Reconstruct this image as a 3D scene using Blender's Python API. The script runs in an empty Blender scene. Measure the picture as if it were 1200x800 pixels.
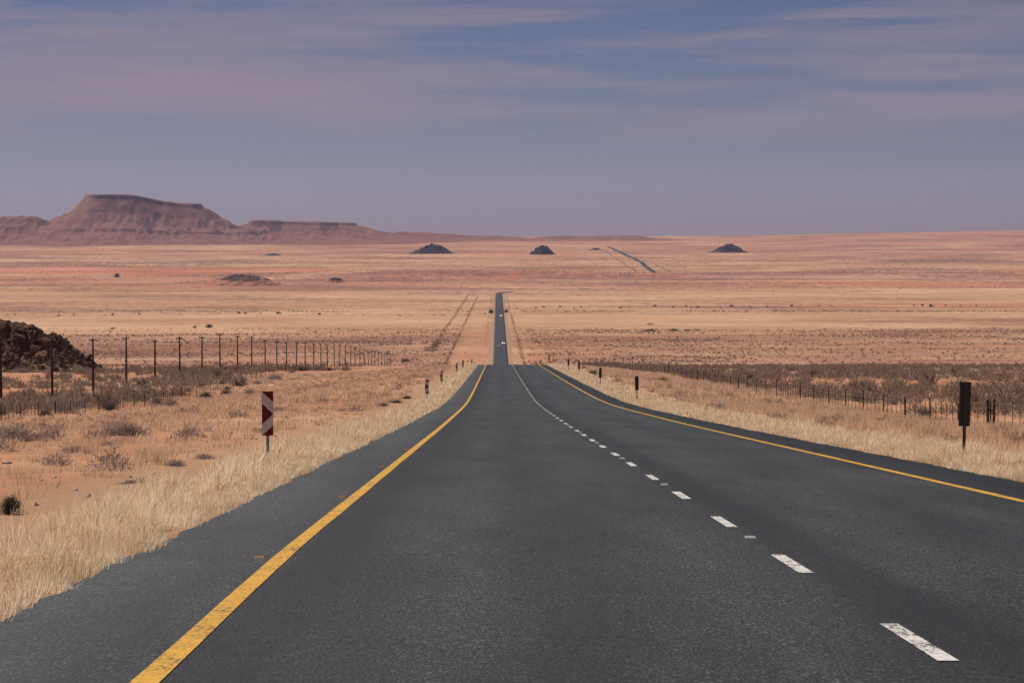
import bpy, math, random
import numpy as np
from mathutils import Vector, Matrix, Euler

random.seed(7)
rng = np.random.default_rng(7)
scene = bpy.context.scene
COL = scene.collection
R = math.radians

# ------------------------------------------------------------------ camera
CAM_Z = 1.32
PITCH, YAW = R(2.021), R(0.294)
cam_d = bpy.data.cameras.new('camera')
cam = bpy.data.objects.new('camera', cam_d)
COL.objects.link(cam)
cam_d.sensor_width = 36.0
cam_d.lens = 99.45
cam_d.clip_start = 0.1
cam_d.clip_end = 60000
cam.location = (0, 0, CAM_Z)
cam.rotation_euler = (math.pi / 2 - PITCH, 0, -YAW)
scene.camera = cam

# ------------------------------------------------------------------ sun, sky, exposure
SUN_EL, SUN_AZ = R(50), R(-48)          # azimuth from +Y (the road's direction), negative = left
sd = bpy.data.lights.new('sun', 'SUN')
sd.energy = 5.0
sd.angle = R(0.53)
sd.color = (1.0, 0.955, 0.89)
sun = bpy.data.objects.new('sun', sd)
COL.objects.link(sun)
sdir = Vector((math.sin(SUN_AZ) * math.cos(SUN_EL), math.cos(SUN_AZ) * math.cos(SUN_EL), math.sin(SUN_EL)))
sun.rotation_euler = sdir.to_track_quat('Z', 'Y').to_euler()
sun.location = (0, 0, 400)

world = bpy.data.worlds.new('World')
scene.world = world
world.use_nodes = True
wt = world.node_tree
for n in list(wt.nodes):
    wt.nodes.remove(n)


def N(t, kind, **kw):
    n = t.nodes.new(kind)
    for k, v in kw.items():
        if k.startswith('i_'):
            key = k[2:]
            key = int(key) if key.isdigit() else key.replace('_', ' ')
            n.inputs[key].default_value = v
        else:
            setattr(n, k, v)
    return n


def ramp(t, pts, interp='LINEAR'):
    n = t.nodes.new('ShaderNodeValToRGB')
    cr = n.color_ramp
    cr.interpolation = interp
    while len(cr.elements) < len(pts):
        cr.elements.new(0.5)
    for e, (p, c) in zip(cr.elements, pts):
        e.position = p
        e.color = (*c, 1) if len(c) == 3 else c
    return n


def L(t, a, b):
    t.links.new(a, b)


sky = N(wt, 'ShaderNodeTexSky', sky_type='NISHITA', sun_disc=False, sun_elevation=SUN_EL,
        sun_rotation=SUN_AZ, altitude=1000, air_density=1.0, dust_density=0.6, ozone_density=2.0)
tc = N(wt, 'ShaderNodeTexCoord')
sep = N(wt, 'ShaderNodeSeparateXYZ')
L(wt, tc.outputs['Generated'], sep.inputs[0])
# thin high cloud: streaks that follow the direction of view, stretched along the horizon
mp = N(wt, 'ShaderNodeMapping')
mp.inputs['Scale'].default_value = (3.6, 3.6, 40.0)
mp.inputs['Location'].default_value = (1.7, 0.4, 0.3)
mp.inputs['Rotation'].default_value = (0, R(-1.2), 0)
L(wt, tc.outputs['Generated'], mp.inputs['Vector'])
cn = N(wt, 'ShaderNodeTexNoise', i_Scale=1.0, i_Detail=7.0, i_Roughness=0.55, i_Distortion=0.7)
L(wt, mp.outputs[0], cn.inputs['Vector'])
mp2 = N(wt, 'ShaderNodeMapping')
mp2.inputs['Scale'].default_value = (9.0, 9.0, 150.0)
mp2.inputs['Rotation'].default_value = (0, R(-1.5), 0)
L(wt, tc.outputs['Generated'], mp2.inputs['Vector'])
cn2 = N(wt, 'ShaderNodeTexNoise', i_Scale=1.0, i_Detail=6.0, i_Roughness=0.6, i_Distortion=0.4)
L(wt, mp2.outputs[0], cn2.inputs['Vector'])
cmix = N(wt, 'ShaderNodeMath', operation='MULTIPLY_ADD')
cmix.inputs[1].default_value = 0.5
L(wt, cn2.outputs[0], cmix.inputs[0])
L(wt, cn.outputs[0], cmix.inputs[2])
cr_ = ramp(wt, [(0.66, (0, 0, 0)), (0.80, (.6, .6, .6)), (0.98, (1, 1, 1))])
L(wt, cmix.outputs[0], cr_.inputs[0])
el_r = ramp(wt, [(0.030, (0, 0, 0)), (0.046, (1, 1, 1)), (0.6, (1, 1, 1)), (0.9, (0, 0, 0))])
L(wt, sep.outputs['Z'], el_r.inputs[0])
cf = N(wt, 'ShaderNodeMath', operation='MULTIPLY')
L(wt, cr_.outputs[0], cf.inputs[0])
L(wt, el_r.outputs[0], cf.inputs[1])
# desert dust tints the low sky lilac
tint = ramp(wt, [(0.0, (0.74, 0.63, 0.94)), (0.02, (0.70, 0.64, 0.97)), (0.045, (0.56, 0.54, 0.82)), (0.10, (0.41, 0.44, 0.66)), (1.0, (0.9, 0.95, 1.0))])
L(wt, sep.outputs['Z'], tint.inputs[0])
tm = N(wt, 'ShaderNodeMix', data_type='RGBA', blend_type='MULTIPLY')
tm.inputs['Factor'].default_value = 1.0
L(wt, sky.outputs[0], tm.inputs['A'])
L(wt, tint.outputs[0], tm.inputs['B'])
cl = N(wt, 'ShaderNodeMix', data_type='RGBA')
cl.inputs['B'].default_value = (6.0, 4.8, 5.8, 1)
cfs = N(wt, 'ShaderNodeMath', operation='MULTIPLY')
cfs.inputs[1].default_value = 0.9
L(wt, cf.outputs[0], cfs.inputs[0])
L(wt, cfs.outputs[0], cl.inputs['Factor'])
L(wt, tm.outputs['Result'], cl.inputs['A'])
bg = N(wt, 'ShaderNodeBackground', i_Strength=0.05)
L(wt, cl.outputs['Result'], bg.inputs['Color'])
wo = N(wt, 'ShaderNodeOutputWorld')
L(wt, bg.outputs[0], wo.inputs['Surface'])

scene.view_settings.view_transform = 'Standard'
scene.view_settings.look = 'None'
scene.view_settings.exposure = 0.0
scene.view_settings.gamma = 1.0
scene.view_settings.use_curve_mapping = False
scene.render.engine = 'CYCLES'
scene.cycles.volume_bounces = 0
scene.cycles.max_bounces = 6
scene.cycles.transparent_max_bounces = 8
HAZE = True
HAZE_DENSITY = 2.3e-5


# ------------------------------------------------------------------ numeric helpers
def _hash(ix, iy, seed):
    h = (ix.astype(np.int64) * 374761393 + iy.astype(np.int64) * 668265263 + seed * 1442695041) & 0xFFFFFFFF
    h = ((h ^ (h >> 13)) * 1274126177) & 0xFFFFFFFF
    h = h ^ (h >> 16)
    return (h & 0xFFFFFF) / float(0xFFFFFF)


def vnoise(x, y, seed=0):
    x = np.asarray(x, float); y = np.asarray(y, float)
    ix = np.floor(x); iy = np.floor(y)
    fx = x - ix; fy = y - iy
    fx = fx * fx * fx * (fx * (fx * 6 - 15) + 10); fy = fy * fy * fy * (fy * (fy * 6 - 15) + 10)
    a = _hash(ix, iy, seed); b = _hash(ix + 1, iy, seed)
    c = _hash(ix, iy + 1, seed); d = _hash(ix + 1, iy + 1, seed)
    return (a + (b - a) * fx) * (1 - fy) + (c + (d - c) * fx) * fy


def fbm(x, y, seed=0, octaves=4, gain=0.5):
    """about -1..1"""
    s = 0; amp = 1; tot = 0
    for o in range(octaves):
        s = s + amp * (vnoise(x * 2 ** o + 17.3 * o, y * 2 ** o - 9.1 * o, seed + o) * 2 - 1)
        tot += amp; amp *= gain
    return s / tot


def sstep(x, a, b):
    t = np.clip((np.asarray(x, float) - a) / (b - a), 0, 1)
    return t * t * (3 - 2 * t)


class Pchip:
    def __init__(self, pts):
        self.x = np.array([p[0] for p in pts], float); self.y = np.array([p[1] for p in pts], float)
        h = np.diff(self.x); d = np.diff(self.y) / h
        m = np.zeros_like(self.x)
        for i in range(1, len(m) - 1):
            if d[i - 1] * d[i] > 0:
                w1 = 2 * h[i] + h[i - 1]; w2 = h[i] + 2 * h[i - 1]
                m[i] = (w1 + w2) / (w1 / d[i - 1] + w2 / d[i])
        m[0] = d[0]; m[-1] = d[-1]
        self.m = m

    def __call__(self, q):
        q = np.asarray(q, float)
        qq = np.clip(q, self.x[0], self.x[-1])
        i = np.clip(np.searchsorted(self.x, qq, side='right') - 1, 0, len(self.x) - 2)
        h = self.x[i + 1] - self.x[i]; t = (qq - self.x[i]) / h
        return ((2 * t**3 - 3 * t**2 + 1) * self.y[i] + (t**3 - 2 * t**2 + t) * h * self.m[i]
                + (-2 * t**3 + 3 * t**2) * self.y[i + 1] + (t**3 - t**2) * h * self.m[i + 1])


PROFILE = Pchip([(-80, 3.96), (0, 0), (40, -1.98), (100, -4.92), (153, -7.36), (219, -9.80), (285, -12.1), (371, -15.1),
                 (400, -16.1), (450, -18.45), (600, -25.8), (800, -34.6), (1013, -43.9), (1300, -56.6),
                 (1542, -67.2), (1700, -73.6), (1800, -75.4), (2000, -75.7), (4200, -75.9), (4330, -75.5), (5000, -68.5), (5500, -61),
                 (6200, -50), (7000, -38), (8000, -22), (9500, 0), (11500, 21), (12000, 22), (13000, 14)])
LEFT = Pchip([(-80, -.6), (0, -.7), (50, -.8), (100, -1.3), (219, -2.7), (300, -3.4), (400, -2.7), (537, -.5), (640, -.3),
              (889, .6), (1013, 1.0), (1194, .4), (1543, -.2), (1800, 0), (13000, 0)])
RIGHT = Pchip([(-80, -.4), (0, -.5), (100, -.9), (163, -1.2), (382, -1.5), (550, -.2), (708, .6), (1013, .5), (1500, .2), (1800, 0), (13000, 0)])
RC, RL, RR = 2.08, -3.04, 7.20          # centre and the two edges of the tarmac


# low red sand ridges of the far plain: x, y, half widths, height
MOUNDS = [(-330, 4760, 170, 70, 7.0), (-470, 4700, 110, 60, 6.0), (-230, 5350, 420, 90, 6.5), (120, 5300, 260, 80, 5.0), (700, 5450, 330, 90, 6.0), (-1000, 5000, 300, 90, 5.0),
          (-820, 5900, 500, 120, 5.0), (900, 6400, 500, 120, 6.0)]


def ground_z(X, Y):
    X = np.asarray(X, float); Y = np.asarray(Y, float)
    z = PROFILE(Y)
    s = np.where(X < RC, RL - X, X - RR)          # distance outside the tarmac
    near = 1 - sstep(Y, 4250, 4400)
    shoulder = -0.30 * sstep(-s, 0.25, 0.6) - 0.025 - 0.17 * sstep(s, 0.2, 2.8)
    side = np.where(X < RC, LEFT(Y) * sstep(s, 1.5, 34), RIGHT(Y) * sstep(s, 1.5, 19))
    z = z + np.where(near > 0, shoulder * near + side, side)
    rough = sstep(s, 0.4, 3) * (0.10 * fbm(X / 3.1, Y / 3.1, 3, 3)) * (Y < 700)
    rough = rough + sstep(s, 5, 40) * 0.5 * fbm(X / 40, Y / 60, 11, 3) * (1 - sstep(Y, 1500, 2200))
    amp = sstep(s, 60, 400) * sstep(Y, 1800, 3500)
    rough = rough + amp * 1.6 * fbm(X / 420, Y / 260, 21, 4)
    far = sstep(Y, 4300, 5200)
    rough = rough + far * 6.0 * fbm(X / 800, Y / 360, 31, 4) * (0.25 + 0.75 * sstep(np.abs(X - 320), 20, 300))
    z = z + rough
    for mx_, my_, sx_, sy_, hh in MOUNDS:
        z = z + hh * np.exp(-((X - mx_) / sx_) ** 2 - ((Y - my_) / sy_) ** 2)
    u = X / np.maximum(Y, 1)
    z = z + 26 * sstep(u, 0.06, 0.21) * sstep(Y, 7500, 11500)
    return z


def to_px(X, Y, Z):
    c = cam_inv @ Vector((X, Y, Z))
    return 600 + 3315 * c.x / -c.z, 400 - 3315 * c.y / -c.z


cam_mat = Matrix.Translation(cam.location) @ cam.rotation_euler.to_matrix().to_4x4()
cam_inv = cam_mat.inverted()


def where(px, py, y0=8, y1=11500):
    """the spot of ground that is seen at a point of the photograph"""
    d = cam_mat.to_3x3() @ Vector(((px - 600) / 3315, (400 - py) / 3315, -1))
    ys = np.geomspace(y0, y1, 6000)
    xs = d.x / d.y * ys; zs = CAM_Z + d.z / d.y * ys
    g = ground_z(xs, ys)
    hit = np.where(zs < g)[0]
    i = hit[0] if len(hit) else len(ys) - 1
    return float(xs[i]), float(ys[i]), float(g[i])


# ------------------------------------------------------------------ mesh helpers
def mesh_np(name, V, F, mats=(), smooth=False, mat_idx=None, attrs=None):
    V = np.asarray(V, np.float32); F = np.asarray(F, np.int32)
    me = bpy.data.meshes.new(name)
    me.vertices.add(len(V)); me.vertices.foreach_set('co', V.ravel())
    k = F.shape[1]
    me.loops.add(F.size); me.loops.foreach_set('vertex_index', F.ravel())
    me.polygons.add(len(F))
    me.polygons.foreach_set('loop_start', np.arange(0, F.size, k, dtype=np.int32))
    me.polygons.foreach_set('loop_total', np.full(len(F), k, np.int32))
    for m in mats:
        me.materials.append(m)
    if mat_idx is not None:
        me.polygons.foreach_set('material_index', np.asarray(mat_idx, np.int32))
    me.polygons.foreach_set('use_smooth', np.full(len(F), smooth, bool))
    me.update(calc_edges=True)
    if attrs:
        for an, arr in attrs.items():
            a = me.attributes.new(an, 'FLOAT_COLOR', 'POINT')
            a.data.foreach_set('color', np.asarray(arr, np.float32).ravel())
    me.validate()
    return me


class MB:
    """collects shapes; build() links them as ONE mesh object"""
    def __init__(self):
        self.v = []; self.f = []; self.m = []

    def poly(self, pts, m=0):
        b = len(self.v); self.v += [tuple(p) for p in pts]
        self.f.append(tuple(range(b, b + len(pts)))); self.m.append(m)

    def prism(self, outline, axis_off, m=0):
        """outline: list of 3d points; axis_off: vector of the thickness"""
        b = len(self.v); n = len(outline); o = Vector(axis_off)
        self.v += [tuple(p) for p in outline] + [tuple(Vector(p) + o) for p in outline]
        self.f.append(tuple(range(b + n - 1, b - 1, -1))); self.f.append(tuple(range(b + n, b + 2 * n)))
        self.m += [m, m]
        for i in range(n):
            j = (i + 1) % n
            self.f.append((b + i, b + j, b + n + j, b + n + i)); self.m.append(m)

    def box(self, c, s, m=0):
        x, y, z = c; a, b_, h = s[0] / 2, s[1] / 2, s[2] / 2
        self.prism([(x - a, y - b_, z - h), (x + a, y - b_, z - h), (x + a, y + b_, z - h), (x - a, y + b_, z - h)], (0, 0, 2 * h), m)

    def tube(self, pts, radii, n=8, m=0, cap=True):
        pts = [Vector(p) for p in pts]
        if not hasattr(radii, '__len__'):
            radii = [radii] * len(pts)
        b0 = len(self.v)
        for i, p in enumerate(pts):
            d = (pts[min(i + 1, len(pts) - 1)] - pts[max(i - 1, 0)]).normalized()
            ref = Vector((1, 0, 0)) if abs(d.x) < 0.9 else Vector((0, 1, 0))
            u = d.cross(ref).normalized(); w = d.cross(u)
            for k in range(n):
                a = 2 * math.pi * k / n
                self.v.append(tuple(p + (u * math.cos(a) + w * math.sin(a)) * radii[i]))
        for i in range(len(pts) - 1):
            for k in range(n):
                j = (k + 1) % n
                self.f.append((b0 + i * n + k, b0 + i * n + j, b0 + (i + 1) * n + j, b0 + (i + 1) * n + k)); self.m.append(m)
        if cap:
            self.f.append(tuple(b0 + k for k in range(n - 1, -1, -1)))
            self.f.append(tuple(b0 + (len(pts) - 1) * n + k for k in range(n)))
            self.m += [m, m]

    def mesh(self, name, mats, smooth=False):
        me = bpy.data.meshes.new(name)
        me.from_pydata(self.v, [], self.f)
        for mm in (mats if isinstance(mats, (list, tuple)) else [mats]):
            me.materials.append(mm)
        me.polygons.foreach_set('material_index', self.m)
        me.polygons.foreach_set('use_smooth', [smooth] * len(self.f))
        me.update()
        return me

    def build(self, name, mats, parent=None, smooth=False):
        return link(name, self.mesh(name, mats, smooth), parent)


def link(name, data, parent=None, loc=(0, 0, 0), rz=0.0):
    o = bpy.data.objects.new(name, data)
    COL.objects.link(o)
    o.location = loc; o.rotation_euler.z = rz
    if parent is not None:
        o.parent = parent
    return o


def tag(o, label=None, cat=None, group=None, kind=None):
    if label: o['label'] = label
    if cat: o['category'] = cat
    if group: o['group'] = group
    if kind: o['kind'] = kind
    return o


def empty(name, loc, rz=0.0):
    return link(name, None, None, loc, rz)


def copy_tree(o, parent=None):
    c = o.copy(); COL.objects.link(c)
    if parent is not None:
        c.parent = parent
    for ch in list(o.children):
        copy_tree(ch, c)
    return c


# ------------------------------------------------------------------ materials
def new_mat(name):
    m = bpy.data.materials.new(name); m.use_nodes = True
    t = m.node_tree
    b = t.nodes['Principled BSDF']
    return m, t, b


def simple(name, col, rough=0.8, metal=0.0, var=0.18, scale=6.0, spec=0.3):
    m, t, b = new_mat(name)
    g = N(t, 'ShaderNodeTexCoord')
    n = N(t, 'ShaderNodeTexNoise', i_Scale=scale, i_Detail=5.0, i_Roughness=0.6)
    L(t, g.outputs['Object'], n.inputs['Vector'])
    r = ramp(t, [(0.3, tuple(c * (1 - var) for c in col)), (0.7, tuple(min(1, c * (1 + var)) for c in col))])
    L(t, n.outputs[0], r.inputs[0]); L(t, r.outputs[0], b.inputs['Base Color'])
    b.inputs['Roughness'].default_value = rough; b.inputs['Metallic'].default_value = metal
    b.inputs['Specular IOR Level'].default_value = spec
    return m


def leafy(name, cols, trans=0.35, clump=1.2):
    """blades and twigs: every blade has its own tint, some light passes through"""
    m, t, b = new_mat(name)
    t.nodes.remove(b)
    g = N(t, 'ShaderNodeNewGeometry')
    k = len(cols)
    r = ramp(t, [(i / max(1, k - 1), c) for i, c in enumerate(cols)])
    n = N(t, 'ShaderNodeTexNoise', i_Scale=clump, i_Detail=3.0)
    L(t, g.outputs['Position'], n.inputs['Vector'])
    mx = N(t, 'ShaderNodeMath', operation='MULTIPLY_ADD')
    mx.inputs[1].default_value = 0.55
    L(t, g.outputs['Random Per Island'], mx.inputs[0])
    ad = N(t, 'ShaderNodeMath', operation='MULTIPLY_ADD')
    ad.inputs[1].default_value = 1.1; ad.inputs[2].default_value = -0.33
    L(t, n.outputs[0], ad.inputs[0]); L(t, ad.outputs[0], mx.inputs[2])
    L(t, mx.outputs[0], r.inputs[0])
    d = N(t, 'ShaderNodeBsdfDiffuse'); tr = N(t, 'ShaderNodeBsdfTranslucent')
    L(t, r.outputs[0], d.inputs['Color']); L(t, r.outputs[0], tr.inputs['Color'])
    ms = N(t, 'ShaderNodeMixShader', i_0=trans)
    L(t, d.outputs[0], ms.inputs[1]); L(t, tr.outputs[0], ms.inputs[2])
    L(t, ms.outputs[0], t.nodes['Material Output'].inputs['Surface'])
    return m


M = {}
M['straw'] = leafy('dry_straw', [(0.38, 0.26, 0.155), (0.70, 0.53, 0.335), (0.86, 0.71, 0.50), (0.93, 0.83, 0.65)], 0.5, 0.7)
M['veld'] = leafy('veld_straw', [(0.30, 0.20, 0.155), (0.54, 0.37, 0.25), (0.70, 0.50, 0.33), (0.78, 0.60, 0.43)], 0.45, 0.3)
M['grey'] = leafy('grey_twigs', [(0.17, 0.125, 0.115), (0.30, 0.225, 0.20), (0.43, 0.335, 0.30)], 0.25)
M['brown'] = leafy('brown_twigs', [(0.12, 0.082, 0.066), (0.21, 0.145, 0.115), (0.31, 0.225, 0.18)], 0.25)
M['scrub'] = leafy('mixed_scrub', [(0.10, 0.07, 0.056), (0.22, 0.155, 0.125), (0.36, 0.26, 0.215), (0.22, 0.18, 0.095), (0.52, 0.38, 0.26)], 0.3, 0.12)
M['far_scrub'] = leafy('far_scrub', [(0.10, 0.065, 0.058), (0.19, 0.12, 0.10), (0.17, 0.14, 0.08), (0.29, 0.18, 0.14), (0.34, 0.24, 0.15)], 0.3, 0.03)
M['green'] = leafy('green_leaves', [(0.055, 0.06, 0.030), (0.11, 0.105, 0.045), (0.20, 0.17, 0.075)], 0.25)
M['dkgreen'] = leafy('dark_green_leaves', [(0.05, 0.055, 0.034), (0.10, 0.10, 0.058), (0.16, 0.145, 0.085)], 0.2)
M['steel'] = simple('galvanised_steel', (0.30, 0.30, 0.32), 0.5, 0.7, 0.25, 12)
M['dark_steel'] = simple('dark_painted_steel', (0.035, 0.035, 0.04), 0.55, 0.0, 0.3, 9)
M['red'] = simple('red_reflective', (0.12, 0.002, 0.006), 0.45, 0, 0.12, 8)
M['white_refl'] = simple('white_reflective', (0.58, 0.53, 0.58), 0.4, 0, 0.06, 8)
M['rust'] = simple('rusty_iron', (0.055, 0.036, 0.028), 0.85, 0.0, 0.4, 10)
M['pole_wood'] = simple('creosoted_wood', (0.036, 0.024, 0.020), 0.9, 0, 0.4, 5)
M['wire'] = simple('wire', (0.14, 0.11, 0.10), 0.6, 0.3, 0.2, 5)
M['white_paint'] = simple('white_car_paint', (0.80, 0.80, 0.80), 0.25, 0, 0.03, 3, 0.6)
M['glass'] = simple('car_glass', (0.02, 0.022, 0.025), 0.08, 0, 0.05, 3, 0.7)
M['rubber'] = simple('tyre_rubber', (0.02, 0.02, 0.02), 0.9, 0, 0.2, 10)
M['lens'] = simple('lamp_lens', (0.75, 0.75, 0.72), 0.15, 0, 0.05, 10, 0.6)
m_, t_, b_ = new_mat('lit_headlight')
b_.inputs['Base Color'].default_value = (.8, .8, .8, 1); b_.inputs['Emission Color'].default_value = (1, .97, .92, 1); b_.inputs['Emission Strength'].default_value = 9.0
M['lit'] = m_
M['stud_white'] = simple('white_stud', (0.36, 0.37, 0.37), 0.45, 0, 0.15, 40)
M['stud_orange'] = simple('amber_stud', (0.26, 0.095, 0.015), 0.5, 0, 0.15, 40)
M['pebble'] = simple('pale_pebble', (0.42, 0.33, 0.26), 0.9, 0, 0.35, 3)


def ground_material():
    m, t, b = new_mat('desert_ground')
    g = N(t, 'ShaderNodeNewGeometry')
    at = N(t, 'ShaderNodeAttribute', attribute_name='zone')      # r = straw cover, g = pink/red soil, b = dark scrubby soil, a = pale verge
    se = N(t, 'ShaderNodeSeparateColor')
    L(t, at.outputs['Color'], se.inputs[0])

    def noise(scale, vec_scale=(1, 1, 1), detail=6, rough=0.6, dist=0.0):
        mp = N(t, 'ShaderNodeMapping'); mp.inputs['Scale'].default_value = vec_scale
        L(t, g.outputs['Position'], mp.inputs['Vector'])
        n = N(t, 'ShaderNodeTexNoise', i_Scale=scale, i_Detail=float(detail), i_Roughness=rough, i_Distortion=dist)
        L(t, mp.outputs[0], n.inputs['Vector'])
        return n.outputs[0]

    def math_(op, a, b_, c=None):
        n = N(t, 'ShaderNodeMath', operation=op)
        for i, x in enumerate((a, b_, c)):
            if x is None: continue
            if isinstance(x, (int, float)): n.inputs[i].default_value = x
            else: L(t, x, n.inputs[i])
        return n.outputs[0]

    def mix(f, a, b_):
        n = N(t, 'ShaderNodeMix', data_type='RGBA')
        for key, x in (('Factor', f), ('A', a), ('B', b_)):
            if isinstance(x, tuple): n.inputs[key].default_value = (*x, 1)
            elif isinstance(x, (int, float)): n.inputs[key].default_value = x
            else: L(t, x, n.inputs[key])
        return n.outputs['Result']

    big = noise(1 / 420, (0.6, 1.0, 1), 9, 0.68, 0.8)
    mid = noise(1 / 60, (0.45, 1, 1), 7, 0.6)
    small = noise(1 / 2.2, (1, 1, 1), 7, 0.62)
    fine = noise(9.0, (1, 1, 1), 4, 0.6)
    straw_c = ramp(t, [(0.36, (0.42, 0.205, 0.11)), (0.5, (0.475, 0.263, 0.146)), (0.64, (0.555, 0.35, 0.21))])
    L(t, math_('MULTIPLY_ADD', mid, 0.6, math_('MULTIPLY', big, 0.4)), straw_c.inputs[0])
    red_c = ramp(t, [(0.35, (0.41, 0.165, 0.083)), (0.52, (0.45, 0.205, 0.11)), (0.68, (0.48, 0.26, 0.15))])
    L(t, math_('MULTIPLY_ADD', small, 0.5, math_('MULTIPLY', mid, 0.5)), red_c.inputs[0])
    pink_c = ramp(t, [(0.40, (0.30, 0.145, 0.105)), (0.49, (0.41, 0.19, 0.12)), (0.58, (0.50, 0.19, 0.10))])
    L(t, big, pink_c.inputs[0])
    # straw over sand, broken by noise
    f = math_('ADD', se.outputs[0], math_('MULTIPLY', math_('SUBTRACT', small, 0.5), 2.2))
    f = math_('ADD', f, math_('MULTIPLY', math_('SUBTRACT', mid, 0.5), 1.6))
    fr = ramp(t, [(0.25, (0, 0, 0)), (0.75, (1, 1, 1))])
    L(t, f, fr.inputs[0])
    c = mix(fr.outputs[0], red_c.outputs[0], straw_c.outputs[0])
    pf = math_('ADD', se.outputs[1], math_('MULTIPLY', math_('SUBTRACT', noise(1 / 300, (0.5, 1.0, 1), 9, 0.68, 0.8), 0.5), 4.5))
    pf = math_('MULTIPLY', pf, math_('GREATER_THAN', se.outputs[1], 0.02))
    pr = ramp(t, [(0.35, (0, 0, 0)), (0.75, (1, 1, 1))])
    L(t, pf, pr.inputs[0])
    c = mix(pr.outputs[0], c, pink_c.outputs[0])
    df = math_('ADD', se.outputs[2], math_('MULTIPLY', math_('SUBTRACT', noise(1 / 14, (0.35, 1.0, 1), 7, 0.7), 0.5), 3.0))
    df = math_('MULTIPLY', df, math_('GREATER_THAN', se.outputs[2], 0.02))
    dr = ramp(t, [(0.55, (0, 0, 0)), (0.95, (1, 1, 1))])
    L(t, df, dr.inputs[0])
    c = mix(math_('MULTIPLY', dr.outputs[0], 0.7), c, (0.20, 0.12, 0.095))
    # dry stubble and bare streaks drawn out by the wind, wide enough to be seen from far off
    stk = noise(1 / 190, (0.45, 1.0, 1), 9, 0.72, 0.5)
    sr = ramp(t, [(0.38, (0.66, 0.58, 0.56)), (0.47, (0.93, 0.90, 0.88)), (0.54, (1.03, 1.03, 1.03)), (0.64, (1.18, 1.24, 1.28))])
    L(t, stk, sr.inputs[0])
    sm = N(t, 'ShaderNodeMix', data_type='RGBA', blend_type='MULTIPLY'); sm.inputs['Factor'].default_value = 0.9
    L(t, c, sm.inputs['A']); L(t, sr.outputs[0], sm.inputs['B']); c = sm.outputs['Result']
    # far scrub and its bush shadows painted into the colour, a speck each
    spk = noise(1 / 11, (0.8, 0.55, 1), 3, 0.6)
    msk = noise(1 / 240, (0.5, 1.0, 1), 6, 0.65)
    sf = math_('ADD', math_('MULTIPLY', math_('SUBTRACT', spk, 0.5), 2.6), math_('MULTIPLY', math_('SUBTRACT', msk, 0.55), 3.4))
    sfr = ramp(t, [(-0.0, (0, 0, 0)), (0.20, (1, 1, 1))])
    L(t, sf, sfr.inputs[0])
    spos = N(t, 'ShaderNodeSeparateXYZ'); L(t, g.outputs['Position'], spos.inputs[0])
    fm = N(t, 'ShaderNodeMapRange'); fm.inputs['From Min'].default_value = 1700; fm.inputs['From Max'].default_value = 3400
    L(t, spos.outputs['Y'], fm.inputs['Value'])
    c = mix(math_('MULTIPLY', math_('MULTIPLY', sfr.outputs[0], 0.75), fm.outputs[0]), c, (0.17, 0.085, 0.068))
    vf = math_('MULTIPLY', at.outputs['Alpha'], 0.8)
    c = mix(vf, c, (0.34, 0.205, 0.12))
    sp = ramp(t, [(0.3, (0.72, 0.72, 0.72)), (0.6, (1.08, 1.08, 1.08))])
    L(t, fine, sp.inputs[0])
    mm = N(t, 'ShaderNodeMix', data_type='RGBA', blend_type='MULTIPLY'); mm.inputs['Factor'].default_value = 0.7
    L(t, c, mm.inputs['A']); L(t, sp.outputs[0], mm.inputs['B'])
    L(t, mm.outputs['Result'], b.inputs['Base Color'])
    b.inputs['Roughness'].default_value = 1.0
    b.inputs['Specular IOR Level'].default_value = 0.05
    bu = N(t, 'ShaderNodeBump', i_Strength=0.5, i_Distance=0.12)
    L(t, small, bu.inputs['Height']); L(t, bu.outputs[0], b.inputs['Normal'])
    return m


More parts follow.
